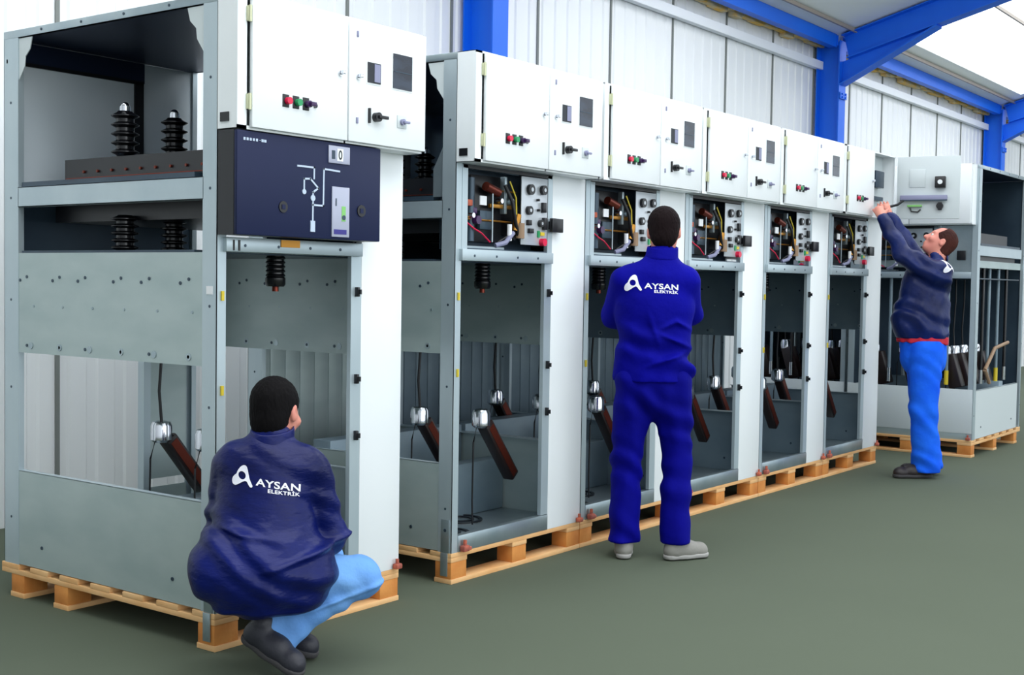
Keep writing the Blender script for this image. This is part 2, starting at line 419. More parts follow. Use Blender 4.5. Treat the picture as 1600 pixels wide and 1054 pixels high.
def unit(label, loc, rz=0, W=1.08, D=1.40, BW=1.045, kind='mech', open_door=False, white=True, lowcover=False, group=None, rods=False, inner='midsteel', rear='midsteel'):
    t = thing('switchgear_cabinet', label, 'electrical cabinet', (loc[0], loc[1], ZB), rz, group)
    def B(b, name, parent=None, **k): return b.build(name, parent or t, OFF, **k)
    WP0 = 0.775 if white else W - 0.05
    BM = 'white'
    # corner posts (folded L sections)
    for nm, xx, yy, sx, sy in (('fl', 0, 0, 1, 1), ('fr', W, 0, -1, 1), ('rl', 0, D, 1, -1), ('rr', W, D, -1, -1)):
        b = MB().m('frame')
        dx = 0.045 * sx; dy = (0.078 if sy > 0 else (0.105 if sx > 0 else 0.028)) * sy
        b.box(xx, xx + dx, yy, yy + 0.003 * sy, ZB, 2.44)
        b.box(xx, xx + 0.003 * sx, yy, yy + dy, ZB, 2.44)
        b.box(xx, xx + dx * 0.6, yy + dy, yy + dy + 0.003 * sy, ZB, 2.44)
        b.m('dsteel')
        for zz in (0.35, 0.92, 1.30, 1.74, 2.15):
            b.cyl((xx - 0.001 * sx, yy + dy * 0.5, zz), (xx + 0.004 * sx, yy + dy * 0.5, zz), 0.006, n=8)
        B(b, 'corner_post')
    # steel foot strap that reaches down over the pallet
    b = MB().m('galv').box(-0.004, -0.0005, 0.012, 0.06, ZB, 0.30, 0.001).m('dsteel').cyl((-0.006, 0.035, 0.25), (-0.003, 0.035, 0.25), 0.008, n=8)
    B(b, 'foot_strap')
    b = MB().m('orange').box(0.055, 0.10, -0.035, -0.006, ZB + 0.002, 0.175, 0.006).cyl((0.078, -0.02, 0.175), (0.078, -0.02, 0.20), 0.009, n=8).box(0.095, 0.125, -0.025, -0.008, ZB + 0.002, 0.163, 0.003)
    B(b, 'corner_clamp')
    b = MB().m('orange').box(W - 0.045, W - 0.008, -0.035, -0.006, ZB + 0.002, 0.17, 0.006).cyl((W - 0.028, -0.02, 0.17), (W - 0.028, -0.02, 0.19), 0.008, n=8)
    B(b, 'corner_clamp')
    # roof
    b = MB().m('roofin').box(0.001, W - 0.001, 0.001, D - 0.001, 2.425, 2.440)
    B(b, 'roof_sheet')
    for xx, sx in ((0, 1), (W, -1)):
        b = MB().m('galv').box(xx - 0.001 * sx, xx + 0.02 * sx, 0.0, D, 2.425, 2.457, 0.001).m('dsteel')
        for k in range(1, 5): b.cyl((xx - 0.003 * sx, D * k / 5, 2.442), (xx + 0.002 * sx, D * k / 5, 2.442), 0.006, n=8)
        B(b, 'roof_edge_rail')
    # gussets
    for (y, s) in ((0.078, 1), (D - 0.105, -1)):
        b = MB().m('white_in')
        b.prism([(y, 2.42), (y + 0.10 * s, 2.42), (y + 0.085 * s, 2.37), (y + 0.05 * s, 2.34), (y + 0.045 * s, 2.30), (y, 2.24)], 0, 0.004, 0.008)
        B(b, 'corner_gusset')
    if kind != 'fascia':
        b = MB().m('galv').prism([(0.078, 1.80), (0.14, 1.80), (0.14, 1.93), (0.10, 2.0), (0.078, 2.04)], 0, 0.004, 0.008)
        B(b, 'corner_gusset')
    # mid rails and side plates on both sides
    for xx, sx in ((0, 1), (W, -1)):
        b = MB().m('frame').box(xx, xx + 0.003 * sx, 0.078, D - 0.105, 1.700, 1.785).box(xx, xx + 0.045 * sx, 0.078, D - 0.105, 1.782, 1.785).box(xx, xx + 0.045 * sx, 0.078, D - 0.105, 1.700, 1.703)
        B(b, 'mid_rail')
        if not rods:
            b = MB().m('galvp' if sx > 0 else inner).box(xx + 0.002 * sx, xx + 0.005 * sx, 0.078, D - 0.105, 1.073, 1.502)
            b.m('dsteel')
            for k in range(6):
                yy = 0.16 + k * (D - 0.36) / 5 + (0.03 if k % 2 else 0)
                for zz in (1.105, 1.40, 1.385):
                    b.cyl((xx - 0.001 * sx, yy + (zz == 1.385) * 0.05, zz), (xx + 0.007 * sx, yy + (zz == 1.385) * 0.05, zz), 0.007, n=8)
            b.m('galv')
            for k in range(6):
                yy = 0.16 + k * (D - 0.36) / 5
                b.cyl((xx - 0.001 * sx, yy, 1.105), (xx + 0.006 * sx, yy, 1.105), 0.015, n=12)
                b.cyl((xx - 0.001 * sx, yy - 0.02, 1.275), (xx + 0.006 * sx, yy - 0.02, 1.275), 0.006, n=12)
            B(b, 'side_plate')
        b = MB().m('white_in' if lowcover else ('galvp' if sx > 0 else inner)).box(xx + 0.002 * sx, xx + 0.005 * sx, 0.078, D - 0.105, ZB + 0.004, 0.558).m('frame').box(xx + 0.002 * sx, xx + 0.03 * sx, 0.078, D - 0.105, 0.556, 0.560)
        b.m('dsteel').cyl((xx - 0.001 * sx, 0.25, 0.24), (xx + 0.006 * sx, 0.25, 0.24), 0.008, n=8).cyl((xx - 0.001 * sx, D - 0.28, 0.24), (xx + 0.006 * sx, D - 0.28, 0.24), 0.008, n=8)
        B(b, 'lower_side_panel')
    # inner bright sheets in the busbar compartment
    xs_ = (W - 0.012, W - 0.008) if not rods else (0.008, 0.012)
    b = MB().m('mirror').box(xs_[0], xs_[1], 0.10, D - 0.19, 1.80, 2.424)
    B(b, 'busbar_side_sheet')
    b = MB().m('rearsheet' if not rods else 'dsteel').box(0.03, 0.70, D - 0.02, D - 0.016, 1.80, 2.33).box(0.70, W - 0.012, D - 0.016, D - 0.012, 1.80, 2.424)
    b.m('roofin').box(0.03, 0.72, D - 0.022, D - 0.012, 2.33, 2.424).m('black').box(0.66, 0.71, D - 0.03, D - 0.020, 1.80, 2.33).box(0.0, 0.71, D - 0.03, D - 0.020, 2.322, 2.338)
    B(b, 'busbar_rear_sheet')
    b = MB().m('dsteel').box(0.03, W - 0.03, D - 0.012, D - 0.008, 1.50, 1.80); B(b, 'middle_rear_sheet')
    b = MB().m('dsteel').box(0.01, W - 0.012, 0.14, D - 0.12, 1.786, 1.806)
    b.box(0.01, W - 0.012, 0.14, D - 0.12, 1.502, 1.512)
    B(b, 'insulator_tray')
    b = MB().m('black').box(0.16, W - 0.05, 0.10, D - 0.14, 1.64, 1.784).m('black').box(0.10, W - 0.08, 0.14, D - 0.30, 1.806, 1.90)
    b.m('copper')
    for k in range(9): b.cyl((0.100, 0.20 + k * 0.095, 1.845), (0.092, 0.20 + k * 0.095, 1.845), 0.006, n=8)
    b.box(0.097, 0.10, 0.15, D - 0.31, 1.818, 1.822)
    B(b, 'busbar_housing')
    # ribbed insulators standing on the housing, and bushings hanging below it
    def ribbed(z0, z1, r=0.036, R2=0.056, n=5):
        p = [(r * 0.9, z0)]; dz = (z1 - z0) / n
        for k in range(n):
            z = z0 + k * dz
            p += [(r, z + dz * 0.15), (R2, z + dz * 0.42), (R2, z + dz * 0.52), (r, z + dz * 0.8)]
        p.append((r * 0.8, z1)); return p
    for (uu, yy) in ((0.125, 0.72), (0.375, 0.72), (0.62, 0.72)):
        b = MB().m('insul').lathe((uu, yy, 0), ribbed(1.90, 2.085))
        o = B(b, 'busbar_insulator')
        b = MB().m('chrome').cyl((uu, yy, 2.085), (uu, yy, 2.105), 0.022).ball((uu, yy, 2.105), 0.018)
        b.build('insulator_cap', o, OFF)
    for (uu, yy) in ((0.125, 0.72), (0.375, 0.72)):
        b = MB().m('insul').lathe((uu, yy, 0), ribbed(1.512, 1.66)); B(b, 'post_insulator')
    for (uu, yy) in ((0.515, 0.24), (0.50, 0.62), (0.52, 0.98)):
        p = [(0.036, 1.375)] + [(0.042, 1.385), (0.042, 1.41)]
        for k in range(5): p += [(0.036, 1.415 + k * 0.018), (0.042, 1.421 + k * 0.018), (0.036, 1.428 + k * 0.018)]
        p += [(0.036, 1.508)]
        b = MB().m('insul').lathe((uu, yy, 0), p)
        o = B(b, 'cable_bushing')
        b = MB().m('copper').cyl((uu, yy, 1.355), (uu, yy, 1.376), 0.014); b.build('bushing_stud', o, OFF)
    # rear: pale lower cover leaves the right side open
    if not rods:
        if kind == 'fascia':
            b = MB().m('galvp').box(0.74, W - 0.04, D - 0.006, D - 0.003, 0.42, 1.49); B(b, 'rear_cover')
            b = MB().m('galvp').box(0.04, W - 0.04, D - 0.008, D - 0.004, ZB + 0.01, 0.38); B(b, 'rear_lower_cover')
            b = MB().m('frame').box(0.70, 0.74, D - 0.05, D - 0.005, 0.16, 1.5); B(b, 'rear_upright')
        else:
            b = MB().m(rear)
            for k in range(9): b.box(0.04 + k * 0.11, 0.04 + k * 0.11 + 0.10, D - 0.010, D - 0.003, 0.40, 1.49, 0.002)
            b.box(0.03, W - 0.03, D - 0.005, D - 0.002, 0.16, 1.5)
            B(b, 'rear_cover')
    else:
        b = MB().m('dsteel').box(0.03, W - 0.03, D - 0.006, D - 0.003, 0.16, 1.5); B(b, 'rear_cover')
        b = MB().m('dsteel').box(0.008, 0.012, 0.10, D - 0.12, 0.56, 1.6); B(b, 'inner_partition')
    # base: floor tray, stepped cross beams, cable entry rings
    b = MB().m('galv').box(0.01, W - 0.012, 0.05, D - 0.02, ZB + 0.006, ZB + 0.016)
    B(b, 'base_tray')
    b = MB().m('ring')
    for (cx, cy, r) in ((0.30, 0.28, 0.115), (0.62, 0.45, 0.115), (0.30, 0.85, 0.115)):
        for rr in (r, r * 0.62):
            prof = [(rr - 0.012, 0.0), (rr - 0.012, 0.008), (rr + 0.004, 0.008), (rr + 0.004, 0)]
            n = 28; rings = [[b.bm.verts.new((cx + q[0] * math.cos(2 * PI * i / n), cy + q[0] * math.sin(2 * PI * i / n), ZB + 0.017 + q[1])) for i in range(n)] for q in prof]
            for A_, B_ in zip(rings, rings[1:]):
                for i in range(n): b.bm.faces.new((A_[i], A_[(i + 1) % n], B_[(i + 1) % n], B_[i])).material_index = b.cur
    b.box(0.04, 0.14, 0.10, 0.17, ZB + 0.017, ZB + 0.028)
    B(b, 'cable_entry_ring')
    zt = (0.34, 0.42) if kind == 'fascia' else (0.44, 0.60)
    for (ya_, yb_, zt_) in ((0.50, 0.60, zt[0]), (0.80, 0.92, zt[1])):
        b = MB().m('midsteel').box(0.012, W - 0.014, ya_, yb_, ZB + 0.018, zt_, 0.003)
        B(b, 'cross_beam')
    # inclined resin arms with chrome caps, and cables rising from them
    if rods: arms = [(0.18, 0.16), (0.45, 0.16), (0.80, 0.18), (0.80, 0.42), (0.80, 0.66), (0.82, 0.95), (0.5, 0.5), (0.5, 0.9)]
    else: arms = [(0.565, 0.275), (0.44, 0.58), (0.50, 0.96)]
    for i, (uu, yy) in enumerate(arms):
        z = 0.715 if not rods else 0.88
        b = MB().m('arm')
        dx, dz = (0.25, -0.30) if not rods else ((0.08, -0.28))
        p0 = Vector((uu + 0.03, yy, z - 0.03)); p1 = Vector((uu + 0.03 + dx, yy + 0.01, z - 0.03 + dz))
        d = (p1 - p0).normalized(); s = Vector((0, 1, 0)); nn = d.cross(s)
        mx = Matrix(((d.x, s.x, nn.x, p0.x), (d.y, s.y, nn.y, p0.y), (d.z, s.z, nn.z, p0.z), (0, 0, 0, 1)))
        hw = 0.034 if not rods else 0.055
        b.box(0, (p1 - p0).length, -hw, hw, -hw, hw, 0.010, mx=mx)
        if not rods: b.m('copper').box(0.02, (p1 - p0).length - 0.02, -0.036, -0.033, -0.02, 0.02, 0, mx=mx)
        o = B(b, 'cable_termination')
        b = MB().m('chrome').lathe((uu, yy, z - 0.05), [(0.035, 0), (0.048, 0.012), (0.048, 0.075), (0.040, 0.092), (0.020, 0.097)])
        b.build('termination_cap', o, OFF)
        b = MB().m('cable')
        top = 1.36 if not rods else 1.60
        if rods or i > 0: b.tube([(uu, yy, z + 0.045), (uu - 0.01, yy + 0.004, z + 0.18), (uu + 0.004, yy, (z + top) / 2 + 0.08), (uu, yy, top)], 0.007)
        b.tube([(uu - 0.03, yy, z - 0.03), (uu - 0.06, yy, z - 0.12), (uu - 0.065, yy, 0.30), (uu - 0.06, yy, ZB + 0.03)], 0.0045)
        b.build('riser_cable', o, OFF)
    if rods:
        for k, (uu, yy) in enumerate(((W - 0.09, 0.22), (W - 0.06, 0.40), (W - 0.06, 0.58), (W - 0.06, 0.85), (W - 0.06, 1.1), (0.72, 0.07), (0.85, 0.07), (0.55, 0.07), (0.35, 0.07))):
            b = MB().m('insul' if k % 3 == 1 else 'midsteel').cyl((uu, yy, 0.62), (uu, yy, 1.60), 0.014, n=12).m('yellow' if k in (3, 6) else 'chrome').cyl((uu, yy, 0.60), (uu, yy, 0.72), 0.018, n=12)
            B(b, 'contact_rod')
        b = MB().m('tan')
        b.tube([(W - 0.03, 0.42, 0.72), (W - 0.03, 0.70, 0.90), (W - 0.03, 1.10, 0.94)], 0.016).tube([(W - 0.03, 0.42, 0.72), (W - 0.03, 0.56, 0.60)], 0.016)
        B(b, 'copper_strap')
        b = MB().m('galvp').box(0.02, W - 0.02, 0.06, D - 0.05, 1.60, 1.66); B(b, 'rod_plate')
    # white front trim on the right, and front frame
    b = MB().m('white')
    if white:
        b.box(WP0, W, -0.003, 0.03, ZB, 1.955, 0.002)
        B(b, 'front_panel')
        b = MB().m('frame').box(0.715, WP0, -0.001, 0.02, 0.225, 1.506)
        B(b, 'door_jamb')
        for zz in (1.36, 0.995, 0.757):
            b = MB().m('black').box(0.738, 0.752, -0.018, 0.0, zz - 0.022, zz + 0.018, 0.002).box(0.742, 0.75, -0.03, -0.018, zz - 0.012, zz + 0.008)
            B(b, 'door_catch')
        for zz in (1.34, 0.985):
            b = MB().m('yellow').box(0.02, 0.032, -0.007, -0.0005, zz - 0.018, zz + 0.018); B(b, 'yellow_tag')
    b = MB().m('galv').box(0.046, WP0 - 0.0, -0.004, 0.03, ZB, 0.222, 0.002) if not lowcover else MB().m('galvp').box(0.046, W - 0.046, -0.002, 0.02, ZB, 0.222, 0.002)
    B(b, 'base_rail')
    if not white:
        b = MB().m('galv').box(0.79, W - 0.046, 0.02, 0.024, 1.56, 1.95).m('black').box(0.93, 1.0, 0.0, 0.02, 1.66, 1.74, 0.003).box(0.80, 0.84, 0.0, 0.02, 1.68, 1.80, 0.003); B(b, 'side_mounting_plate')
        b = MB().m('frame').box(0.765, W - 0.046, -0.004, 0.02, 1.506, 1.56, 0.002).box(0.765, 0.79, -0.002, 0.02, 0.57, 1.95); B(b, 'front_crossbar')
    if lowcover:
        b = MB().m('white_in').box(0.003, W - 0.003, -0.006, -0.001, 0.20, 0.572, 0.002); B(b, 'front_low_cover')
    # ledge beneath the mechanism
    b = MB().m('frame').box(0.03, 0.765, -0.020, 0.10, 1.506, 1.560, 0.002).m('dsteel')
    for k in range(4): b.cyl((0.12 + k * 0.17, -0.022, 1.53), (0.12 + k * 0.17, -0.018, 1.53), 0.006, n=8)
    if kind == 'fascia': b.m('brass').box(0.30, 0.40, -0.024, -0.018, 1.53, 1.558).m('black').box(0.06, 0.068, -0.022, -0.018, 1.51, 1.55).box(0.085, 0.095, -0.022, -0.018, 1.51, 1.55)
    B(b, 'mechanism_ledge')

    # --- control box on top
    b = MB().m('white')
    yb = 0.0
    b.box(0, BW, YB + 0.004, yb, BX1 - 0.003, BX1).box(0, BW, YB + 0.004, yb, BX0, BX0 + 0.003)
    b.box(0, 0.003, YB + 0.004, yb, BX0, BX1).box(BW - 0.003, BW, YB + 0.004, yb, BX0, BX1)
    b.box(0, 0.045, YB, YB + 0.004, BX0, BX1).box(BW - 0.012, BW, YB, YB + 0.004, BX0, BX1)
    b.box(0, BW, YB, YB + 0.004, BX0, BX0 + 0.014).box(0, BW, YB, YB + 0.004, BX1 - 0.010, BX1)
    b.box(0.552, 0.562, YB, yb, BX0, BX1)
    # deep rear part sits inside the frame
    b.m('white_in').box(0.003, BW - 0.003, -0.001, 0.004, BX0, BX1).m('white')
    b.m('black').box(-0.004, 0.0, -0.065, -0.018, BX0 + 0.028, BX0 + 0.062)
    cb = B(b, 'control_box')
    for zz in (2.055, 2.375):
        h = MB().m('hinge').box(0.040, 0.055, YB - 0.012, YB + 0.0, zz - 0.028, zz + 0.028, 0.002).cyl((0.048, YB - 0.014, zz - 0.03), (0.048, YB - 0.014, zz + 0.03), 0.006, n=8)
        h.build('hinge', cb, OFF)
    def lock(par, uu, zz, org=(0, 0, 0)):
        h = MB().m('chrome').cyl((uu, 0.0, zz), (uu, -0.006, zz), 0.011).box(uu - 0.004, uu + 0.010, -0.022, -0.006, zz - 0.004, zz + 0.012, 0.002)
        h.build('door_lock', par, org)
    # left door (local coordinates: hinge line at u = 0.052, front face y = YB-0.004)
    def dv(z): return z - ZB
    ld = MB().m('white').box(0.0, 0.498, 0.0, 0.018, BX0 + 0.008, BX1 - 0.006, 0.003).build('control_door', t, OFF)
    ld.location = (0.056, YB - 0.019, 0)
    for uu, cname, lab in ((0.170, 'red', 'red push button'), (0.222, 'green', 'green push button'), (0.274, 'violet', 'dark violet selector')):
        k = MB().m('black').box(uu - 0.022, uu + 0.010, -0.003, 0.001, 2.078 - 0.024, 2.078 + 0.024, 0.001)
        k.m(cname).cyl((uu + 0.0, -0.002, 2.078), (uu + 0.0, -0.020, 2.078), 0.0135)
        if cname == 'violet': k.box(uu - 0.004, uu + 0.022, -0.034, -0.02, 2.07, 2.086, 0.002)
        k.build('push_button', ld, OFF, label=lab)
    k = MB().m('black').cyl((0.318, 0, 2.078), (0.318, -0.006, 2.078), 0.009); k.build('indicator_lamp', ld, OFF)
    lock(ld, 0.455, 2.222, OFF)
    # right door, hinged on the right
    rw = BW - 0.012 - 0.560
    rd = MB().m('white_in' if open_door else 'white').box(-rw, 0.0, 0.0, 0.018, BX0 + 0.008, BX1 - 0.006, 0.003).build('control_door', t, OFF)
    rd.location = (BW - 0.010, YB - 0.019, 0)
    if open_door:
        rd.location = (BW - 0.004, YB - 0.022, 0)
        rd.rotation_euler = (0, 0, R(102))
        rd['label'] = 'opened door showing its inside with trunking'
    def du(u): return u - (BW - 0.010)
    # display openings: small and tall
    for (u0, u1, z0, z1, mt) in ((0.665, 0.742, 2.208, 2.290, 'slot'), (0.818, 0.936, 2.205, 2.348, 'glass')):
        k = MB().m('white').box(du(u0) - 0.006, du(u1) + 0.006, -0.002, 0.001, z0 - 0.006, z1 + 0.006).m(mt).box(du(u0), du(u1), -0.0045, -0.001, z0, z1)
        if mt == 'slot': k.m('trunk').box(du(u0) + (u1 - u0) * 0.5, du(u1) - 0.004, -0.006, -0.004, z0 + 0.006, z1 - 0.004)
        else: k.m('dsteel').box(du(u0) + 0.005, du(u1) - 0.005, -0.006, -0.004, (z0 + z1) / 2 - 0.004, (z0 + z1) / 2)
        k.build('display_window', rd, OFF)
    k = MB().m('black').box(du(0.672), du(0.680), -0.010, 0.0, 2.045, 2.105).cyl((du(0.715), 0.0, 2.072), (du(0.715), -0.024, 2.072), 0.019).box(du(0.71), du(0.765), -0.032, -0.020, 2.066, 2.079, 0.002)
    k.build('rotary_switch', rd, OFF)
    k = MB().m('white_in').box(du(0.848), du(0.905), -0.004, 0.0, 2.045, 2.098, 0.001).m('trunk').cyl((du(0.875), 0.0, 2.07), (du(0.875), -0.016, 2.07), 0.013).box(du(0.87), du(0.905), -0.026, -0.014, 2.064, 2.074, 0.002)
    k.build('rotary_switch', rd, OFF, label='small grey selector switch')
    for zz in (2.392, 2.048):
        k = MB().m('trunk').box(du(0.602), du(0.612), -0.005, 0.0, zz - 0.012, zz + 0.012, 0.001); k.build('rivet_stud', rd, OFF)
    lock(rd, du(0.612), 2.222, OFF)
    if open_door:
        # inside of the door, which faces +y in door coordinates: trunking, instrument backs, terminal strip
        k = MB().m('trunk').box(-rw + 0.09, -0.03, 0.018, 0.058, 2.105, 2.145, 0.003).m('dsteel').box(-rw + 0.088, -0.03, 0.056, 0.060, 2.100, 2.110); k.build('cable_trunking', rd, OFF)
        k = MB().m('black').box(du(0.665) , du(0.745), 0.018, 0.075, 2.20, 2.29, 0.006).m('white').cyl((du(0.705), 0.075, 2.245), (du(0.705), 0.085, 2.245), 0.018); k.build('instrument_back', rd, OFF)
        k = MB().m('white_in').box(du(0.82), du(0.94), 0.018, 0.026, 2.21, 2.35, 0.002); k.build('instrument_back', rd, OFF)
        k = MB().m('black').cyl((du(0.705), 0.018, 2.06), (du(0.705), 0.06, 2.06), 0.026).box(du(0.69), du(0.72), 0.018, 0.05, 2.03, 2.09, 0.003); k.build('switch_back', rd, OFF)
        k = MB().m('lgreen').box(du(0.84), du(0.95), 0.018, 0.05, 2.055, 2.07, 0.002).m('black').tube([(du(0.93), 0.03, 2.05), (du(0.92), 0.035, 2.02), (du(0.87), 0.035, 2.015), (du(0.85), 0.03, 2.035)], 0.006); k.build('terminal_strip', rd, OFF)
        # inside of the box
        k = MB().m('white_in').box(0.57, BW - 0.016, -0.006, -0.001, BX0 + 0.02, BX1 - 0.012)
        k.m('trunk').box(0.60, 0.70, -0.06, -0.007, 2.22, 2.30, 0.004).m('black').box(0.60, 0.68, -0.07, -0.007, 2.08, 2.15, 0.004).m('yellow').box(0.62, 0.66, -0.05, -0.007, 2.36, 2.39, 0.003)
        k.m('dsteel').box(0.72, 0.95, -0.05, -0.007, 2.10, 2.13).box(0.76, 0.94, -0.06, -0.007, 2.2, 2.33, 0.004)
        k.build('relay_tray', cb, OFF)
        k = MB().m('cable').tube([(0.78, -0.10, 2.06), (0.86, -0.14, 2.05), (0.95, -0.17, 2.07), (1.02, -0.20, 2.115), (1.075, -0.24, 2.13)], 0.010); k.build('door_cable', cb, OFF)

    # --- mechanism compartment or dark fascia
    if kind == 'fascia':
        b = MB().m('black').box(0.001, 0.775, YB + 0.018, -0.003, 1.567, 1.951).m('panel_dark').box(0.001, 0.772, YB, YB + 0.018, 1.567, 1.950, 0.004)
        fa = B(b, 'operating_fascia', label='dark blue fascia with white switching diagram')
        y0, y1 = YB - 0.002, YB + 0.001
        def seg(k, p, q, w=0.007):
            p = Vector((p[0], 0, p[1])); q = Vector((q[0], 0, q[1])); d = (q - p); L = d.length; d.normalize()
            n = Vector((-d.z, 0, d.x))
            mx = Matrix(((d.x, 0, n.x, p.x), (d.y, 1, n.y, 0), (d.z, 0, n.z, p.z), (0, 0, 0, 1)))
            k.box(-w / 2, L + w / 2, y0, y1, -w / 2, w / 2, mx=mx)
        k = MB().m('line')
        g = lambda X, Z: (X - 3.115, Z)
        for p, q in ((g(3.418, 1.842), g(3.505, 1.842)), (g(3.505, 1.842), g(3.505, 1.800)),
                     (g(3.452, 1.745), g(3.452, 1.795)), (g(3.452, 1.795), g(3.485, 1.797)), (g(3.485, 1.797), g(3.528, 1.763)), (g(3.528, 1.763), g(3.500, 1.746)),
                     (g(3.500, 1.746), g(3.499, 1.600)), (g(3.499, 1.697), g(3.556, 1.696)), (g(3.556, 1.696), g(3.558, 1.841)), (g(3.558, 1.841), g(3.644, 1.838))):
            seg(k, p, q)
        for X, Z, r in ((3.452, 1.745, 0.010), (3.499, 1.723, 0.012)): k.cyl((X - 3.115, y0 - 0.001, Z), (X - 3.115, y1, Z), r)
        k.box(3.487 - 3.115, 3.511 - 3.115, y0 - 0.001, y1, 1.592, 1.635)
        k.build('switching_diagram', fa, OFF)
        k = MB().m('line')
        for i in range(5): k.box(0.030 + i * 0.015, 0.039 + i * 0.015, y0, y1, 1.914, 1.924)
        k.box(0.107, 0.114, y0, y1, 1.918, 1.920).box(0.117, 0.128, y0, y1, 1.914, 1.924).box(0.130, 0.141, y0, y1, 1.914, 1.924)
        k.build('faint_lettering', fa, OFF)
        k = MB().m('plate').box(0.466, 0.585, y0 - 0.003, y1, 1.868, 1.937, 0.002).m('dsteel').box(0.482, 0.500, y0 - 0.0045, y1, 1.885, 1.918)
        k.m('white').box(0.512, 0.545, y0 - 0.0045, y1, 1.878, 1.927)
        ip = k.build('position_indicator', fa, OFF)
        # the dark 0 in the indicator window
        k = MB().m('black'); n = 24; rg = []
        for (rx, rz_) in ((0.0105, 0.019), (0.0045, 0.012)):
            rg.append([k.bm.verts.new((0.5285 + rx * math.cos(2 * PI * i / n), y0 - 0.0052, 1.9025 + rz_ * math.sin(2 * PI * i / n))) for i in range(n)])
        for i in range(n): k.bm.faces.new((rg[0][i], rg[0][(i + 1) % n], rg[1][(i + 1) % n], rg[1][i]))
        k.build('zero_mark', fa, OFF, smooth=False)
        k = MB().m('plate').box(0.487, 0.585, y0 - 0.003, y1, 1.577, 1.776, 0.002).m('dsteel').box(0.505, 0.511, y0 - 0.0045, y1, 1.70, 1.73).m('lgreen').box(0.54, 0.562, y0 - 0.0045, y1, 1.64, 1.70).m('dsteel').cyl((0.551, y0 - 0.006, 1.655), (0.551, y1, 1.655), 0.010)
        k.m('purple').box(0.497, 0.568, y0 - 0.0045, y1, 1.588, 1.607)
        k.build('instruction_plate', fa, OFF)
        for X, Z, r in ((0.228, 1.68, 0.022), (0.657, 1.688, 0.024)):
            k = MB().m('black').cyl((X, YB - 0.004, Z), (X, YB + 0.002, Z), r).m('panel_dark').box(X - r * 0.4, X + r * 0.4, YB - 0.006, YB, Z - r * 0.4, Z + r * 0.4)
            k.build('operating_socket', fa, OFF)
    else:
        b = MB().m('frame').box(0.045, 0.085, -0.002, 0.02, 1.56, 1.95).box(0.735, 0.775, -0.002, 0.02, 1.56, 1.95).m('black').box(0.05, 0.77, -0.002, 0.02, 1.935, 1.952)
        b.m('galvp').box(0.085, 0.088, 0.0, 0.14, 1.56, 1.935).m('dsteel').box(0.05, 0.775, 0.132, 0.136, 1.56, 1.95)
        b.m('dsteel').box(0.085, 0.735, 0.0, 0.13, 1.561, 1.566)
        mech = B(b, 'mechanism_bay')
        k = MB().m('black').box(0.20, 0.44, 0.07, 0.13, 1.60, 1.92, 0.004).m('dsteel').box(0.24, 0.34, 0.045, 0.07, 1.66, 1.75, 0.003).m('dsteel').cyl((0.17, 0.05, 1.60), (0.17, 0.05, 1.90), 0.02)
        k.build('spring_housing', mech, OFF)
        k = MB().m('brass').cyl((0.10, 0.04, 1.703), (0.48, 0.04, 1.703), 0.005, n=8).cyl((0.28, 0.03, 1.85), (0.50, 0.03, 1.85), 0.004, n=8).box(0.30, 0.49, 0.03, 0.045, 1.765, 1.785, 0.002).m('galv').cyl((0.31, 0.025, 1.60), (0.31, 0.025, 1.84), 0.004, n=8)
        k.box(0.40, 0.42, 0.02, 0.05, 1.74, 1.92, 0.003)
        k.build('brass_linkage', mech, OFF)
        k = MB().m('paper').box(0.195, 0.245, 0.010, 0.016, 1.772, 1.815); k.build('paper_tag', mech, OFF)
        k = MB().m('orange').box(0.105, 0.165, 0.03, 0.06, 1.765, 1.795, 0.004).m('violet').box(0.165, 0.20, 0.03, 0.06, 1.73, 1.76, 0.004); k.build('auxiliary_relay', mech, OFF)
        k = MB().m('tan').cyl((0.50, -0.002, 1.625), (0.50, -0.002, 1.70), 0.022).m('brass').cyl((0.47, 0.01, 1.66), (0.50, 0.01, 1.74), 0.018).m('paper').cyl((0.415, 0.0, 1.61), (0.415, 0.0, 1.69), 0.012)
        k.build('closing_coil', mech, OFF)
        k = MB().m('cable').tube([(0.40, 0.02, 1.88), (0.43, -0.005, 1.80), (0.45, -0.006, 1.72), (0.49, 0.0, 1.63), (0.55, 0.01, 1.60)], 0.009).tube([(0.36, 0.03, 1.60), (0.42, 0.0, 1.64), (0.47, 0.01, 1.62)], 0.007)
        k.m('red').tube([(0.12, 0.05, 1.70), (0.16, 0.02, 1.66), (0.22, 0.02, 1.64), (0.30, 0.03, 1.60)], 0.004).m('yellow').tube([(0.44, 0.02, 1.90), (0.465, 0.0, 1.82), (0.47, 0.0, 1.74)], 0.004)
        k.m('trunk').tube([(0.33, 0.02, 1.585), (0.38, -0.004, 1.60), (0.44, -0.004, 1.65)], 0.012)
        k.build('wiring_loom', mech, OFF)
        k = MB().m('copper').cyl((0.26, 0.03, 1.865), (0.36, 0.03, 1.84), 0.022); k.build('gear_shaft', mech, OFF)
        for (uu, zz, rr, cc) in ((0.36, 1.80, 0.012, 'chrome'), (0.14, 1.72, 0.012, 'chrome'), (0.18, 1.70, 0.02, 'violet'), (0.44, 1.80, 0.018, 'galv')):
            k = MB().m(cc).cyl((uu, 0.035, zz), (uu, 0.004, zz), rr); k.build('cam_follower', mech, OFF)
        k = MB().m('galv').box(0.10, 0.40, 0.02, 0.10, 1.567, 1.577); k.build('support_strip', mech, OFF)
        k = MB().m('plate2').box(0.50, 0.722, -0.008, -0.003, 1.595, 1.930, 0.002)
        pl = k.build('mechanism_plate', t, OFF)
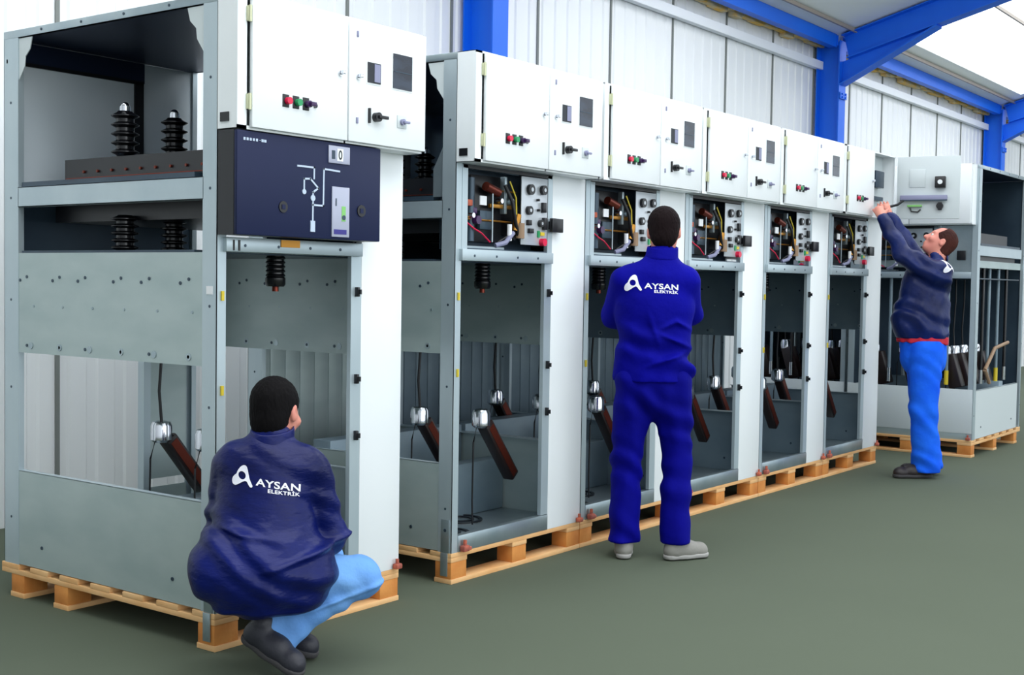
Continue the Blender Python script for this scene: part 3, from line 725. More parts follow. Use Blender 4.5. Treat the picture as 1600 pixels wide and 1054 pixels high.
        for (uu, zz, r) in ((0.565, 1.868, 0.026), (0.555, 1.765, 0.022), (0.675, 1.872, 0.024), (0.655, 1.705, 0.018)):
            k = MB().m('black').cyl((uu, -0.008, zz), (uu, -0.026, zz), r).m('plate2').cyl((uu, -0.026, zz), (uu, -0.028, zz), r * 0.4); k.build('round_socket', pl, OFF)
        for (uu, zz, w, h) in ((0.555, 1.705, 0.030, 0.026), (0.570, 1.665, 0.036, 0.024), (0.680, 1.785, 0.030, 0.05), (0.690, 1.705, 0.03, 0.06), (0.63, 1.82, 0.012, 0.012), (0.635, 1.77, 0.012, 0.012)):
            k = MB().m('black').box(uu - w / 2, uu + w / 2, -0.024, -0.008, zz - h / 2, zz + h / 2, 0.002); k.build('selector_block', pl, OFF)
        k = MB().m('red').cyl((0.670, -0.008, 1.612), (0.670, -0.034, 1.612), 0.019); k.build('push_button', pl, OFF, label='red push button')
        k = MB().m('yellow').box(0.655, 0.69, -0.016, -0.008, 1.645, 1.662).m('green').box(0.635, 0.65, -0.016, -0.008, 1.635, 1.668); k.build('charge_indicator', pl, OFF)
        k = MB().m('black').box(0.725, 0.822, -0.040, -0.020, 1.665, 1.735, 0.003).box(0.74, 0.76, -0.022, -0.003, 1.68, 1.72); B(k, 'interlock_box')
    return t

Y0 = 3.680
XS, PW = 4.514, 1.084
u1 = unit('nearest cabinet at the left, with dark blue diagram fascia and a man crouching in front', (3.115, Y0, 0), W=1.03, BW=1.04, kind='fascia', inner='galvp')
k = MB().m('paper').box(1.03 - 0.010, 1.03 - 0.008, 0.10, 0.16, 0.42, 0.58).build('paper_label', u1, OFF)
k = MB().m('paper').box(-0.003, -0.0005, 0.02, 0.055, 1.345, 1.375).build('paper_label', u1, OFF)
G = 'cabinets in the long row'
labs = ('second cabinet of the row, directly in front of the man in royal blue overalls',
        'third cabinet of the row, just right of the standing man in royal blue',
        'fourth cabinet of the row, between the ones behind the blue man and the reaching man')
u2 = unit('first cabinet of the long row, its open left side facing the gap', (XS, Y0, 0), W=1.075, group=G, inner='galvp', rear='galvp')
u3 = unit(labs[0], (XS + PW, Y0, 0), W=1.075, group=G, inner='midsteel', rear='midsteel')  # darker inner and rear plates carry the interior shade in their colour
for i in (1, 2):
    c = copy_tree(u3); c.location.x = XS + (i + 1) * PW; c['label'] = labs[i]
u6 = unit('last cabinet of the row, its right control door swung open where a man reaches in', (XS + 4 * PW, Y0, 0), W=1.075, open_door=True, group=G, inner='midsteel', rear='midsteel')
u7 = unit('separate cabinet at the right end, turned sideways behind the reaching man', (10.80, 3.18 + 1.10, 0), rz=-PI / 2, W=1.10, D=1.46, BW=1.08, white=False, lowcover=True, rods=True)

u8 = copy_tree(u7); u8.location = (10.84, 5.42, ZB); u8['label'] = 'second sideways cabinet behind the right end one, seen through the open frames of the row'

rows = ((0.0, 0.10), (0.93, 1.03), (1.25, 1.35))
make_pallet(1.035, 1.42, rows, 'pine pallet under the nearest cabinet, by the crouching man', (3.112, Y0 - 0.002, 0))
pl_labs = ('pine pallet under the first cabinet of the long row, its corner toward the camera',
           'pine pallet under the second row cabinet, behind the feet of the man in royal blue',
           'pine pallet under the third row cabinet, right of the royal blue trousers',
           'pine pallet under the fourth row cabinet', 'pine pallet under the last cabinet of the row')
r2 = ((0.0, 0.10), (0.65, 0.75), (1.30, 1.40))
p2 = make_pallet(1.078, 1.40, r2, pl_labs[0], (XS - 0.002, Y0 - 0.002, 0))
p2['group'] = 'pallets under the long row'
for i in range(4):
    c = copy_tree(p2); c.location.x = XS - 0.002 + (i + 1) * PW; c['label'] = pl_labs[i + 1]
make_pallet(1.10, 1.50, r2, 'pine pallet under the sideways cabinet at the right end', (10.79, 3.18 + 1.10, 0), -PI / 2)
make_pallet(1.10, 1.50, r2, 'pine pallet hidden deepest, under the second sideways cabinet', (10.83, 5.42, 0), -PI / 2)

# ------------------------------------------------------------------ people: smooth signed-distance surfaces
class SDF:
    def __init__(s, lo, hi, h):
        s.h = h; s.lo = np.array(lo, np.float32)
        s.n = np.ceil((np.array(hi) - np.array(lo)) / h).astype(int) + 1
        s.D = np.full(tuple(s.n), 0.3, np.float32)
    def _sub(s, lo, hi):
        i0 = np.clip(np.floor((np.array(lo) - s.lo) / s.h).astype(int), 0, s.n - 1)
        i1 = np.clip(np.ceil((np.array(hi) - s.lo) / s.h).astype(int) + 1, 1, s.n)
        g = [s.lo[a] + s.h * np.arange(i0[a], i1[a], dtype=np.float32) for a in range(3)]
        return tuple(slice(i0[a], i1[a]) for a in range(3)), g[0][:, None, None], g[1][None, :, None], g[2][None, None, :]
    def _mix(s, sl, d, k, op):
        A = s.D[sl]
        if op == 'u':
            hh = np.clip(0.5 + 0.5 * (A - d) / k, 0, 1)
            s.D[sl] = A * (1 - hh) + d * hh - k * hh * (1 - hh)
        else:
            d = -d
            hh = np.clip(0.5 - 0.5 * (A - d) / k, 0, 1)
            s.D[sl] = A * (1 - hh) + d * hh + k * hh * (1 - hh)
    def cone(s, a, b, r1, r2=None, k=0.03, f=(1, 1, 1), op='u'):
        if r2 is None: r2 = r1
        a = np.array(a, np.float32); b = np.array(b, np.float32); f = np.array(f, np.float32)
        m = max(r1, r2) * max(f.max(), 1) + 0.10
        sl, X, Y, Z = s._sub(np.minimum(a, b) - m, np.maximum(a, b) + m)
        P = [(X - a[0]) / f[0], (Y - a[1]) / f[1], (Z - a[2]) / f[2]]
        v = (b - a) / f; L = float(v @ v) + 1e-9
        t = np.clip((P[0] * v[0] + P[1] * v[1] + P[2] * v[2]) / L, 0, 1)
        d = np.sqrt((P[0] - t * v[0]) ** 2 + (P[1] - t * v[1]) ** 2 + (P[2] - t * v[2]) ** 2) - (r1 + (r2 - r1) * t)
        s._mix(sl, d * float(f.min()) if f.min() < 1 else d, k, op); return s
    def ell(s, c, r, k=0.02, ax=None, op='u'):
        c = np.array(c, np.float32); r = np.array(r, np.float32); m = r.max() + 0.08
        sl, X, Y, Z = s._sub(c - m, c + m)
        P = [X - c[0], Y - c[1], Z - c[2]]
        if ax is not None: P = [P[0] * a[0] + P[1] * a[1] + P[2] * a[2] for a in ax]
        k0 = np.sqrt((P[0] / r[0]) ** 2 + (P[1] / r[1]) ** 2 + (P[2] / r[2]) ** 2)
        k1 = np.sqrt((P[0] / r[0] ** 2) ** 2 + (P[1] / r[1] ** 2) ** 2 + (P[2] / r[2] ** 2) ** 2) + 1e-6
        s._mix(sl, k0 * (k0 - 1) / k1, k, op); return s
    def cut(s, p, n, k=0.004):
        """keep the side where (x-p).n < 0"""
        n = np.array(n, np.float32); n /= np.linalg.norm(n)
        g = [s.lo[a] + s.h * np.arange(s.n[a], dtype=np.float32) for a in range(3)]
        d = (g[0][:, None, None] - p[0]) * n[0] + (g[1][None, :, None] - p[1]) * n[1] + (g[2][None, None, :] - p[2]) * n[2]
        s.D = np.maximum(s.D, d); return s
    def folds(s, fn):
        g = [s.lo[a] + s.h * np.arange(s.n[a], dtype=np.float32) for a in range(3)]
        s.D = s.D + fn(g[0][:, None, None], g[1][None, :, None], g[2][None, None, :]).astype(np.float32); return s
    def mesh(s, name, mat_name, parent=None, smooth_it=1):
        D = s.D; I = D < 0
        c = np.zeros(tuple(s.n - 1), np.int8)
        offs = [(i, j, k) for i in (0, 1) for j in (0, 1) for k in (0, 1)]
        nx, ny, nz = s.n - 1
        for (i, j, k) in offs: c += I[i:i + nx, j:j + ny, k:k + nz]
        act = (c > 0) & (c < 8)
        idx = np.argwhere(act)
        vid = np.full(act.shape, -1, np.int64); vid[act] = np.arange(len(idx))
        cv = np.stack([D[idx[:, 0] + i, idx[:, 1] + j, idx[:, 2] + k] for (i, j, k) in offs], 1)
        pos = np.zeros((len(idx), 3)); cnt = np.zeros(len(idx))
        for a in range(8):
            for b_ in range(a + 1, 8):
                oa, ob = np.array(offs[a]), np.array(offs[b_])
                if np.abs(oa - ob).sum() != 1: continue
                va, vb = cv[:, a], cv[:, b_]
                cr = (va < 0) != (vb < 0)
                t = np.where(cr, va / np.where(cr, va - vb, 1), 0)
                pos += cr[:, None] * (oa + (ob - oa) * t[:, None]); cnt += cr
        V = s.lo + s.h * (idx + pos / np.maximum(cnt, 1)[:, None])
        F = []
        for ax in range(3):
            o1, o2 = (ax + 1) % 3, (ax + 2) % 3
            sa = [slice(None)] * 3; sb = [slice(None)] * 3
            sa[ax] = slice(0, -1); sb[ax] = slice(1, None)
            A, B_ = I[tuple(sa)], I[tuple(sb)]
            e = np.argwhere(A != B_)
            e = e[(e[:, o1] > 0) & (e[:, o2] > 0) & (e[:, o1] < s.n[o1] - 1) & (e[:, o2] < s.n[o2] - 1)]
            fl = A[e[:, 0], e[:, 1], e[:, 2]]
            q = []
            for (d1, d2) in ((0, 0), (-1, 0), (-1, -1), (0, -1)):
                f = e.copy(); f[:, o1] += d1; f[:, o2] += d2
                q.append(vid[f[:, 0], f[:, 1], f[:, 2]])
            q = np.stack(q, 1)
            q[~fl] = q[~fl][:, ::-1]
            F.append(q[:, ::-1])
        F = np.concatenate(F); F = F[(F >= 0).all(1)]
        me = bpy.data.meshes.new(name)
        me.vertices.add(len(V)); me.vertices.foreach_set('co', V.astype(np.float32).ravel())
        me.loops.add(len(F) * 4); me.loops.foreach_set('vertex_index', F.astype(np.int32).ravel())
        me.polygons.add(len(F)); me.polygons.foreach_set('loop_start', np.arange(0, len(F) * 4, 4, dtype=np.int32))
        me.update(calc_edges=True); me.validate()
        bm = bmesh.new(); bm.from_mesh(me)
        for _ in range(smooth_it): bmesh.ops.smooth_vert(bm, verts=bm.verts, factor=0.5, use_axis_x=True, use_axis_y=True, use_axis_z=True)
        bmesh.ops.recalc_face_normals(bm, faces=bm.faces)
        bm.to_mesh(me); bm.free()
        me.polygons.foreach_set('use_smooth', [True] * len(me.polygons))
        me.materials.append(M[mat_name])
        o = bpy.data.objects.new(name, me); COL.objects.link(o)
        if parent: o.parent = parent
        return o

V3 = lambda *a: np.array(a, float)
def nrm(v): v = np.array(v, float); return v / np.linalg.norm(v)

def head(s, c, fwd, upv, body=True, grow=0.0):
    """adds a head (skull centre c) to the SDF s"""
    F = nrm(fwd); U = np.array(upv, float); U = nrm(U - F * (U @ F)); Rr = np.cross(F, U)
    ax = (Rr, F, U); P = lambda x, y, z: np.array(c) + Rr * x + F * y + U * z
    s.ell(P(0, -0.012, 0.030), (0.076, 0.096, 0.088), 0.02, ax)
    s.ell(P(0, 0.022, -0.030), (0.064, 0.072, 0.085), 0.03, ax)       # face
    s.ell(P(0, 0.050, -0.092), (0.036, 0.034, 0.026), 0.03, ax)       # chin
    s.ell(P(0, 0.078, 0.032), (0.050, 0.014, 0.012), 0.016, ax)       # brow
    for sx in (-1, 1):
        s.ell(P(sx * 0.032, 0.097, 0.004), (0.016, 0.012, 0.011), 0.010, ax, op='s')
        s.ell(P(sx * 0.046, 0.066, -0.028), (0.022, 0.02, 0.02), 0.02, ax)   # cheek
        s.ell(P(sx * 0.079, -0.008, -0.008), (0.010, 0.020, 0.033), 0.008, ax)   # ear
        s.ell(P(sx * 0.088, -0.004, -0.004), (0.006, 0.010, 0.016), 0.005, ax, op='s')
    s.cone(P(0, 0.088, 0.010), P(0, 0.112, -0.030), 0.008, 0.013, 0.012)     # nose
    s.ell(P(0, 0.104, -0.034), (0.018, 0.012, 0.009), 0.010, ax)
    s.ell(P(0, 0.088, -0.062), (0.024, 0.010, 0.006), 0.008, ax)      # upper lip
    s.ell(P(0, 0.085, -0.073), (0.020, 0.010, 0.006), 0.008, ax)
    return ax, P

def hand(s, wrist, fdir, palm_n, side=1, curl=0.5, k=0.006):
    """wrist point, direction the fingers go, palm normal (curl towards it), side = +1 thumb on cross side"""
    f = nrm(fdir); n = nrm(np.array(palm_n) - f * (np.array(palm_n) @ f)); a = np.cross(f, n) * side
    w = np.array(wrist, float)
    s.cone(w, w + f * 0.085, 0.026, 0.030, 0.02, (1, 1, 1))
    for j in (-1, 0, 1):
        s.cone(w + f * 0.03 + a * j * 0.018, w + f * 0.085 + a * j * 0.024, 0.017, 0.015, 0.012)
    for j, (o, L) in enumerate(((0.034, 0.066), (0.012, 0.076), (-0.011, 0.070), (-0.033, 0.054))):
        p = w + f * 0.088 + a * o; ang = curl * (0.8 + 0.15 * j)
        for q, part in enumerate((0.45, 0.30, 0.25)):
            th = ang * (q + 0.6)
            d = f * math.cos(th) + n * math.sin(th)
            p2 = p + d * L * part
            r = 0.0095 - 0.0008 * q
            s.cone(p, p2, r, r - 0.0008, k); p = p2
    p = w + f * 0.028 + a * 0.024
    d1 = nrm(f * 0.6 + a * 0.75 + n * 0.25); p2 = p + d1 * 0.045
    s.cone(p, p2, 0.014, 0.011, 0.012)
    d2 = nrm(f * 0.85 + a * 0.25 + n * 0.45); s.cone(p2, p2 + d2 * 0.035, 0.011, 0.009, k)

def hair(par, c, fwd, upv, mt, bald=False, h=0.005, recede=False):
    s = SDF(np.array(c) - 0.17, np.array(c) + 0.17, h)
    F = nrm(fwd); U = np.array(upv, float); U = nrm(U - F * (U @ F)); Rr = np.cross(F, U); ax = (Rr, F, U)
    P = lambda x, y, z: np.array(c) + Rr * x + F * y + U * z
    if not bald:
        s.ell(P(0, -0.016, 0.034), (0.084, 0.102, 0.094), 0.01, ax)
        s.ell(P(0, -0.045, -0.03), (0.070, 0.060, 0.06), 0.03, ax)
    else:
        s.ell(P(0, -0.022, 0.008), (0.083, 0.096, 0.062), 0.01, ax)
        s.ell(P(0, -0.05, -0.03), (0.068, 0.058, 0.05), 0.03, ax)
    s.ell(P(0, -0.055, -0.055), (0.058, 0.042, 0.05), 0.02, ax)
    # face opening and ears
    s.ell(P(0, 0.085, -0.02), (0.080, 0.075, 0.085), 0.012, ax, op='s')
    for sx in (-1, 1): s.ell(P(sx * 0.09, 0.0, -0.035), (0.03, 0.034, 0.042), 0.008, ax, op='s')
    s.folds(lambda X, Y, Z: 0.0018 * np.sin(X * 260 + 3 * np.sin(Z * 60)) * np.sin(Y * 240 + 2 * np.sin(Z * 80)))
    if bald: s.cut(P(0, 0, 0.042), U)
    if recede: s.ell(P(0, 0.10, 0.10), (0.10, 0.085, 0.09), 0.01, ax, op='s')
    return s.mesh('hair', mt, par)

def shoe(par, heel, toe, upz, mt, sole, w=0.046, name='shoe'):
    """heel/toe = points on the sole line; builds along them"""
    heel = np.array(heel, float); toe = np.array(toe, float)
    lo = np.minimum(heel, toe) - 0.14; hi = np.maximum(heel, toe) + 0.16
    d = nrm(toe - heel); L = np.linalg.norm(toe - heel)
    U = np.array((0, 0, 1.0)); U = nrm(U - d * (U @ d))
    s = SDF(lo, hi, 0.006); P = lambda t, z: heel + d * (L * t) + U * z
    s.cone(P(0.14, 0.042), P(0.5, 0.042), 0.036, 0.040, 0.03)
    s.cone(P(0.5, 0.040), P(0.86, 0.034), 0.042, 0.034, 0.03)
    s.cone(P(0.80, 0.036), P(0.80, 0.036), 0.042, 0.042, 0.02)
    s.cone(P(0.16, 0.05), P(0.20, upz), 0.038, 0.042, 0.03)
    s.cone(P(0.25, 0.06), P(0.55, 0.055), 0.04, 0.034, 0.03)
    s.cut(P(0, 0.012), -U)
    o = s.mesh(name, mt, par)
    # sole, slightly wider than the upper
    s = SDF(lo, hi, 0.006)
    s.cone(P(0.13, 0.02), P(0.45, 0.02), 0.040, 0.038, 0.03); s.cone(P(0.45, 0.02), P(0.84, 0.02), 0.044, 0.046, 0.03)
    s.cut(P(0, 0.002), -U); s.cut(P(0, 0.026), U)
    s.mesh('sole', sole, o)
    return o

EMB = [(370, 75), (395, 85), (412, 110), (425, 150), (440, 210), (462, 290), (495, 350), (528, 405), (520, 428), (498, 438), (470, 425), (440, 385), (418, 355), (395, 345), (370, 350),
       (330, 375), (285, 408), (240, 440), (200, 460), (165, 458), (140, 438), (130, 400), (133, 360), (150, 320), (180, 285), (212, 255), (225, 215), (245, 175), (275, 130), (305, 100), (340, 80)]
def logo(par, target, origin, xdir, zdir, sc, slant=0.0):
    """prints emblem and words; (600,260) of the sketch maps to origin, xdir to the right, zdir up, projected along n"""
    x = nrm(xdir); z = nrm(zdir); n = np.cross(x, z) * -1      # pointing into the back
    bvh = BVHTree.FromObject(target, bpy.context.evaluated_depsgraph_get())
    parts = []
    cu = bpy.data.curves.new('emb', 'CURVE'); cu.dimensions = '2D'; cu.fill_mode = 'BOTH'
    def spl(pts):
        sp = cu.splines.new('POLY'); sp.points.add(len(pts) - 1)
        for i, p in enumerate(pts): sp.points[i].co = (p[0], -p[1], 0, 1)
        sp.use_cyclic_u = True
    spl(EMB); spl([(320 + 70 * math.cos(a * PI / 12), 262 + 70 * math.sin(a * PI / 12)) for a in range(24)])
    parts.append((cu, Matrix.Identity(4)))
    def word(txt, size, x0, y0, width, bold):
        tc = bpy.data.curves.new('txt', 'FONT'); tc.body = txt; tc.size = size; tc.offset = bold
        tc.space_character = 1.05
        o = bpy.data.objects.new('tmp', tc); COL.objects.link(o)
        bpy.context.view_layer.update()
        wd = o.dimensions.x
        bpy.data.objects.remove(o)
        parts.append((tc, Matrix.Translation((x0, -y0, 0)) @ Matrix.Diagonal((width / wd, 1, 1, 1))))
    word('AYSAN', 175, 590, 375, 790, 4.0)
    word('ELEKTRİK', 88, 800, 465, 560, 2.0)
    bm = bmesh.new()
    for cu_, mx in parts:
        o = bpy.data.objects.new('tmp', cu_); COL.objects.link(o); bpy.context.view_layer.update()
        me = bpy.data.meshes.new_from_object(o.evaluated_get(bpy.context.evaluated_depsgraph_get()))
        me.transform(mx); bm.from_mesh(me)
        bpy.data.objects.remove(o); bpy.data.meshes.remove(me)
    for gx in range(100, 1500, 40):
        bmesh.ops.bisect_plane(bm, geom=bm.verts[:] + bm.edges[:] + bm.faces[:], plane_co=(gx, 0, 0), plane_no=(1, 0, 0))
    for gy in range(-560, -40, 40):
        bmesh.ops.bisect_plane(bm, geom=bm.verts[:] + bm.edges[:] + bm.faces[:], plane_co=(0, gy, 0), plane_no=(0, 1, 0))
    dele = []
    for v in bm.verts:
        a = (v.co.x - 600) * sc; c = (v.co.y + 260) * sc - slant * a
        p = Vector(np.array(origin) + x * a + z * c) - Vector(n) * 0.6
        hit = bvh.ray_cast(p, Vector(n), 2.0)
        if hit[0] is None: dele.append(v); continue
        v.co = hit[0] - Vector(n) * 0.004
    bmesh.ops.delete(bm, geom=dele, context='VERTS')
    me = bpy.data.meshes.new('jacket_print'); bm.to_mesh(me); bm.free(); me.materials.append(M['logo'])
    o = bpy.data.objects.new('jacket_print', me); COL.objects.link(o); o.parent = par
    o['label'] = 'white emblem and company lettering on the back'
    return o

FWD = Vector((math.cos(YAW), math.sin(YAW), 0)); RGT = Vector((math.sin(YAW), -math.cos(YAW), 0))
def person(label, px, dist):
    """frame of a person: x to the right of the view, y away from it, z up, placed on the floor"""
    a = (px - 800) / FOC * dist
    p = FWD * dist + RGT * a
    return thing('person', label, 'person', (p.x, p.y, 0), YAW - PI / 2)

def cr(X, Y, Z, ax, amp, fr, ph=0.0):
    """soft creases across axis ax"""
    return amp * np.sin(fr * (X * ax[0] + Y * ax[1] + Z * ax[2]) + 1.6 * np.sin(X * 13 + ph) + 1.4 * np.sin(Y * 11 + Z * 9 + ph * 2)) * (0.5 + 0.5 * np.sin(X * 9 + Z * 17 + ph))

def eyes(par, P, ax):
    for sx in (-1, 1):
        b = MB().m('eye').ball(tuple(P(sx * 0.032, 0.077, 0.004)), 0.0120)
        o = b.build('eye', par)
        MB().m('iris').ball(tuple(P(sx * 0.032, 0.0840, 0.004)), 0.0062).build('iris', o)

# ---------- person 1: crouching, seen from behind
def person_crouching():
    t = person('man in navy jacket and light blue jeans crouching by the nearest cabinet', 415, 4.48)
    hc = V3(0.022, 0.085, 0.925); hf = (0.30, 0.90, -0.22); hu = (0, 0.2, 1)
    s = SDF((-0.42, -0.32, -0.02), (0.60, 0.62, 1.10), 0.0065)
    ax, P = head(s, hc, hf, hu)
    s.cone((0.01, 0.035, 0.76), hc + V3(0, -0.01, -0.04), 0.062, 0.056, 0.03)
    s.cone((0, 0.0, 0.36), (0.0, 0.04, 0.68), 0.11, 0.10, 0.05, (1, 0.8, 1))
    s.cone((-0.11, 0.05, 0.745), (0.14, 0.05, 0.74), 0.045, 0.045, 0.04)
    for (sh, el, wr) in (((-0.125, 0.05, 0.725), (-0.165, 0.08, 0.50), (-0.01, 0.26, 0.46)), ((0.155, 0.06, 0.71), (0.215, 0.10, 0.485), (0.13, 0.30, 0.50))):
        s.cone(sh, el, 0.048, 0.040, 0.03); s.cone(el, wr, 0.040, 0.027, 0.02)
        f = nrm(np.array(wr) - np.array(el))
        hand(s, np.array(wr) + f * 0.01, f, (0, 0.2, -1), 1 if sh[0] < 0 else -1, 0.5)
    rk, rf = (0.325, 0.13, 0.312), (0.0, -0.005, 0.17)
    lk, lf = (0.17, 0.30, 0.34), (-0.03, 0.155, 0.15)
    for (hp, kn, an) in (((0.09, 0.0, 0.33), rk, rf), ((-0.09, 0.03, 0.33), lk, lf)):
        s.cone(hp, kn, 0.075, 0.052, 0.03); s.cone(kn, an, 0.052, 0.036, 0.02)
    s.cone(rf, (0.04, -0.045, 0.085), 0.03, 0.024, 0.02); s.cone(lf, (0.07, 0.145, 0.05), 0.03, 0.028, 0.02)
    body = s.mesh('body', 'skin', t)
    eyes(body, P, ax)
    hair(t, hc, hf, hu, 'hair_black')
    # jacket
    s = SDF((-0.36, -0.36, 0.12), (0.42, 0.50, 0.98), 0.006)
    s.cone((-0.005, -0.02, 0.42), (0.0, 0.03, 0.68), 0.205, 0.165, 0.05, (1, 0.82, 1))
    s.ell((-0.015, -0.06, 0.385), (0.245, 0.185, 0.165), 0.06)
    s.ell((0.06, -0.01, 0.36), (0.20, 0.17, 0.14), 0.06)
    s.cone((-0.105, 0.03, 0.745), (0.14, 0.03, 0.735), 0.072, 0.072, 0.06)
    s.cone((0.01, 0.03, 0.75), (0.015, 0.045, 0.835), 0.085, 0.072, 0.03)
    for (sh, el, wr) in (((-0.125, 0.05, 0.725), (-0.165, 0.07, 0.50), (-0.04, 0.23, 0.465)), ((0.155, 0.05, 0.71), (0.215, 0.09, 0.475), (0.145, 0.26, 0.495))):
        s.cone(sh, el, 0.078, 0.064, 0.016); s.cone(el, wr, 0.062, 0.045, 0.03)
    s.cone((0.015, 0.055, 0.83), (0.022, 0.10, 0.98), 0.060, 0.06, 0.006, op='s')
    s.cone((0.0, 0.1, 0.15), (0.0, 0.05, 0.26), 0.15, 0.10, 0.02, op='s')
    s.folds(lambda X, Y, Z: cr(X, Y, Z, (0.5, 0.2, 1), 0.0085, 66, 0.5) * np.clip((0.74 - Z) * 5, 0.25, 1) + 0.0055 * np.sin(X * 44 - Z * 30 + 2 * np.sin(Z * 16)) * np.clip((0.62 - Z) * 4, 0, 1)
            - 0.020 * np.exp(-((Z - 0.425 - 0.30 * (X - 0.1)) / 0.012) ** 2) * np.clip((X - 0.0) * 8, 0, 1) - 0.016 * np.exp(-((Z - 0.52 + 0.2 * X) / 0.010) ** 2) * np.clip(1 - np.abs(X + 0.05) * 6, 0, 1) - 0.007 * np.exp(-((Z - 0.245) / 0.012) ** 2))
    s.cut((0, 0, 0.218), (0.10, 0, -1))
    jk = s.mesh('jacket', 'jk_navy', t)
    # collar
    s = SDF((-0.12, -0.10, 0.74), (0.16, 0.20, 0.92), 0.005)
    s.cone((0.012, 0.035, 0.80), (0.018, 0.05, 0.86), 0.086, 0.078, 0.01); s.cone((0.014, 0.045, 0.79), (0.022, 0.065, 0.93), 0.074, 0.068, 0.004, op='s')
    s.cut((0, 0, 0.862), (0, -0.25, 1)); s.cut((0, 0, 0.795), (0, 0, -1))
    s.mesh('collar', 'jk_navy', jk)
    logo(jk, jk, (-0.013, 0, 0.665 + 0.045), (0.995, 0.06, -0.08), (0, 0, 1), 0.000192, 0.10)
    # jeans
    s = SDF((-0.30, -0.30, 0.04), (0.56, 0.52, 0.56), 0.006)
    s.ell((0, -0.02, 0.34), (0.19, 0.165, 0.115), 0.04)
    s.cone((0.09, 0.0, 0.335), rk, 0.108, 0.078, 0.04); s.cone(rk, (0.03, 0.0, 0.165), 0.078, 0.066, 0.02); s.cone((0.16, 0.04, 0.22), (0.085, -0.02, 0.12), 0.06, 0.045, 0.03)
    s.cone((-0.09, 0.03, 0.335), lk, 0.10, 0.072, 0.03); s.cone(lk, (-0.02, 0.155, 0.10), 0.072, 0.058, 0.02)
    s.folds(lambda X, Y, Z: cr(X, Y, Z, (-0.4, 0.5, 1.2), 0.0055, 44, 1.5) + 0.002 * np.sin(X * 70 + Z * 50) - 0.012 * np.exp(-((Z - 0.205 - 0.30 * (X - 0.1)) / 0.010) ** 2) * np.clip((X - 0.08) * 8, 0, 1))
    s.cut((0.10, 0, 0.075), (-0.45, 0, -0.9))
    s.mesh('jeans', 'denim1', t)
    shoe(t, (-0.075, 0.00, 0.115), (0.15, -0.10, 0.006), 0.10, 'shoe_dark', 'sole')
    shoe(t, (-0.07, 0.16, 0.08), (0.165, 0.14, 0.006), 0.09, 'shoe_dark', 'sole')
    return t

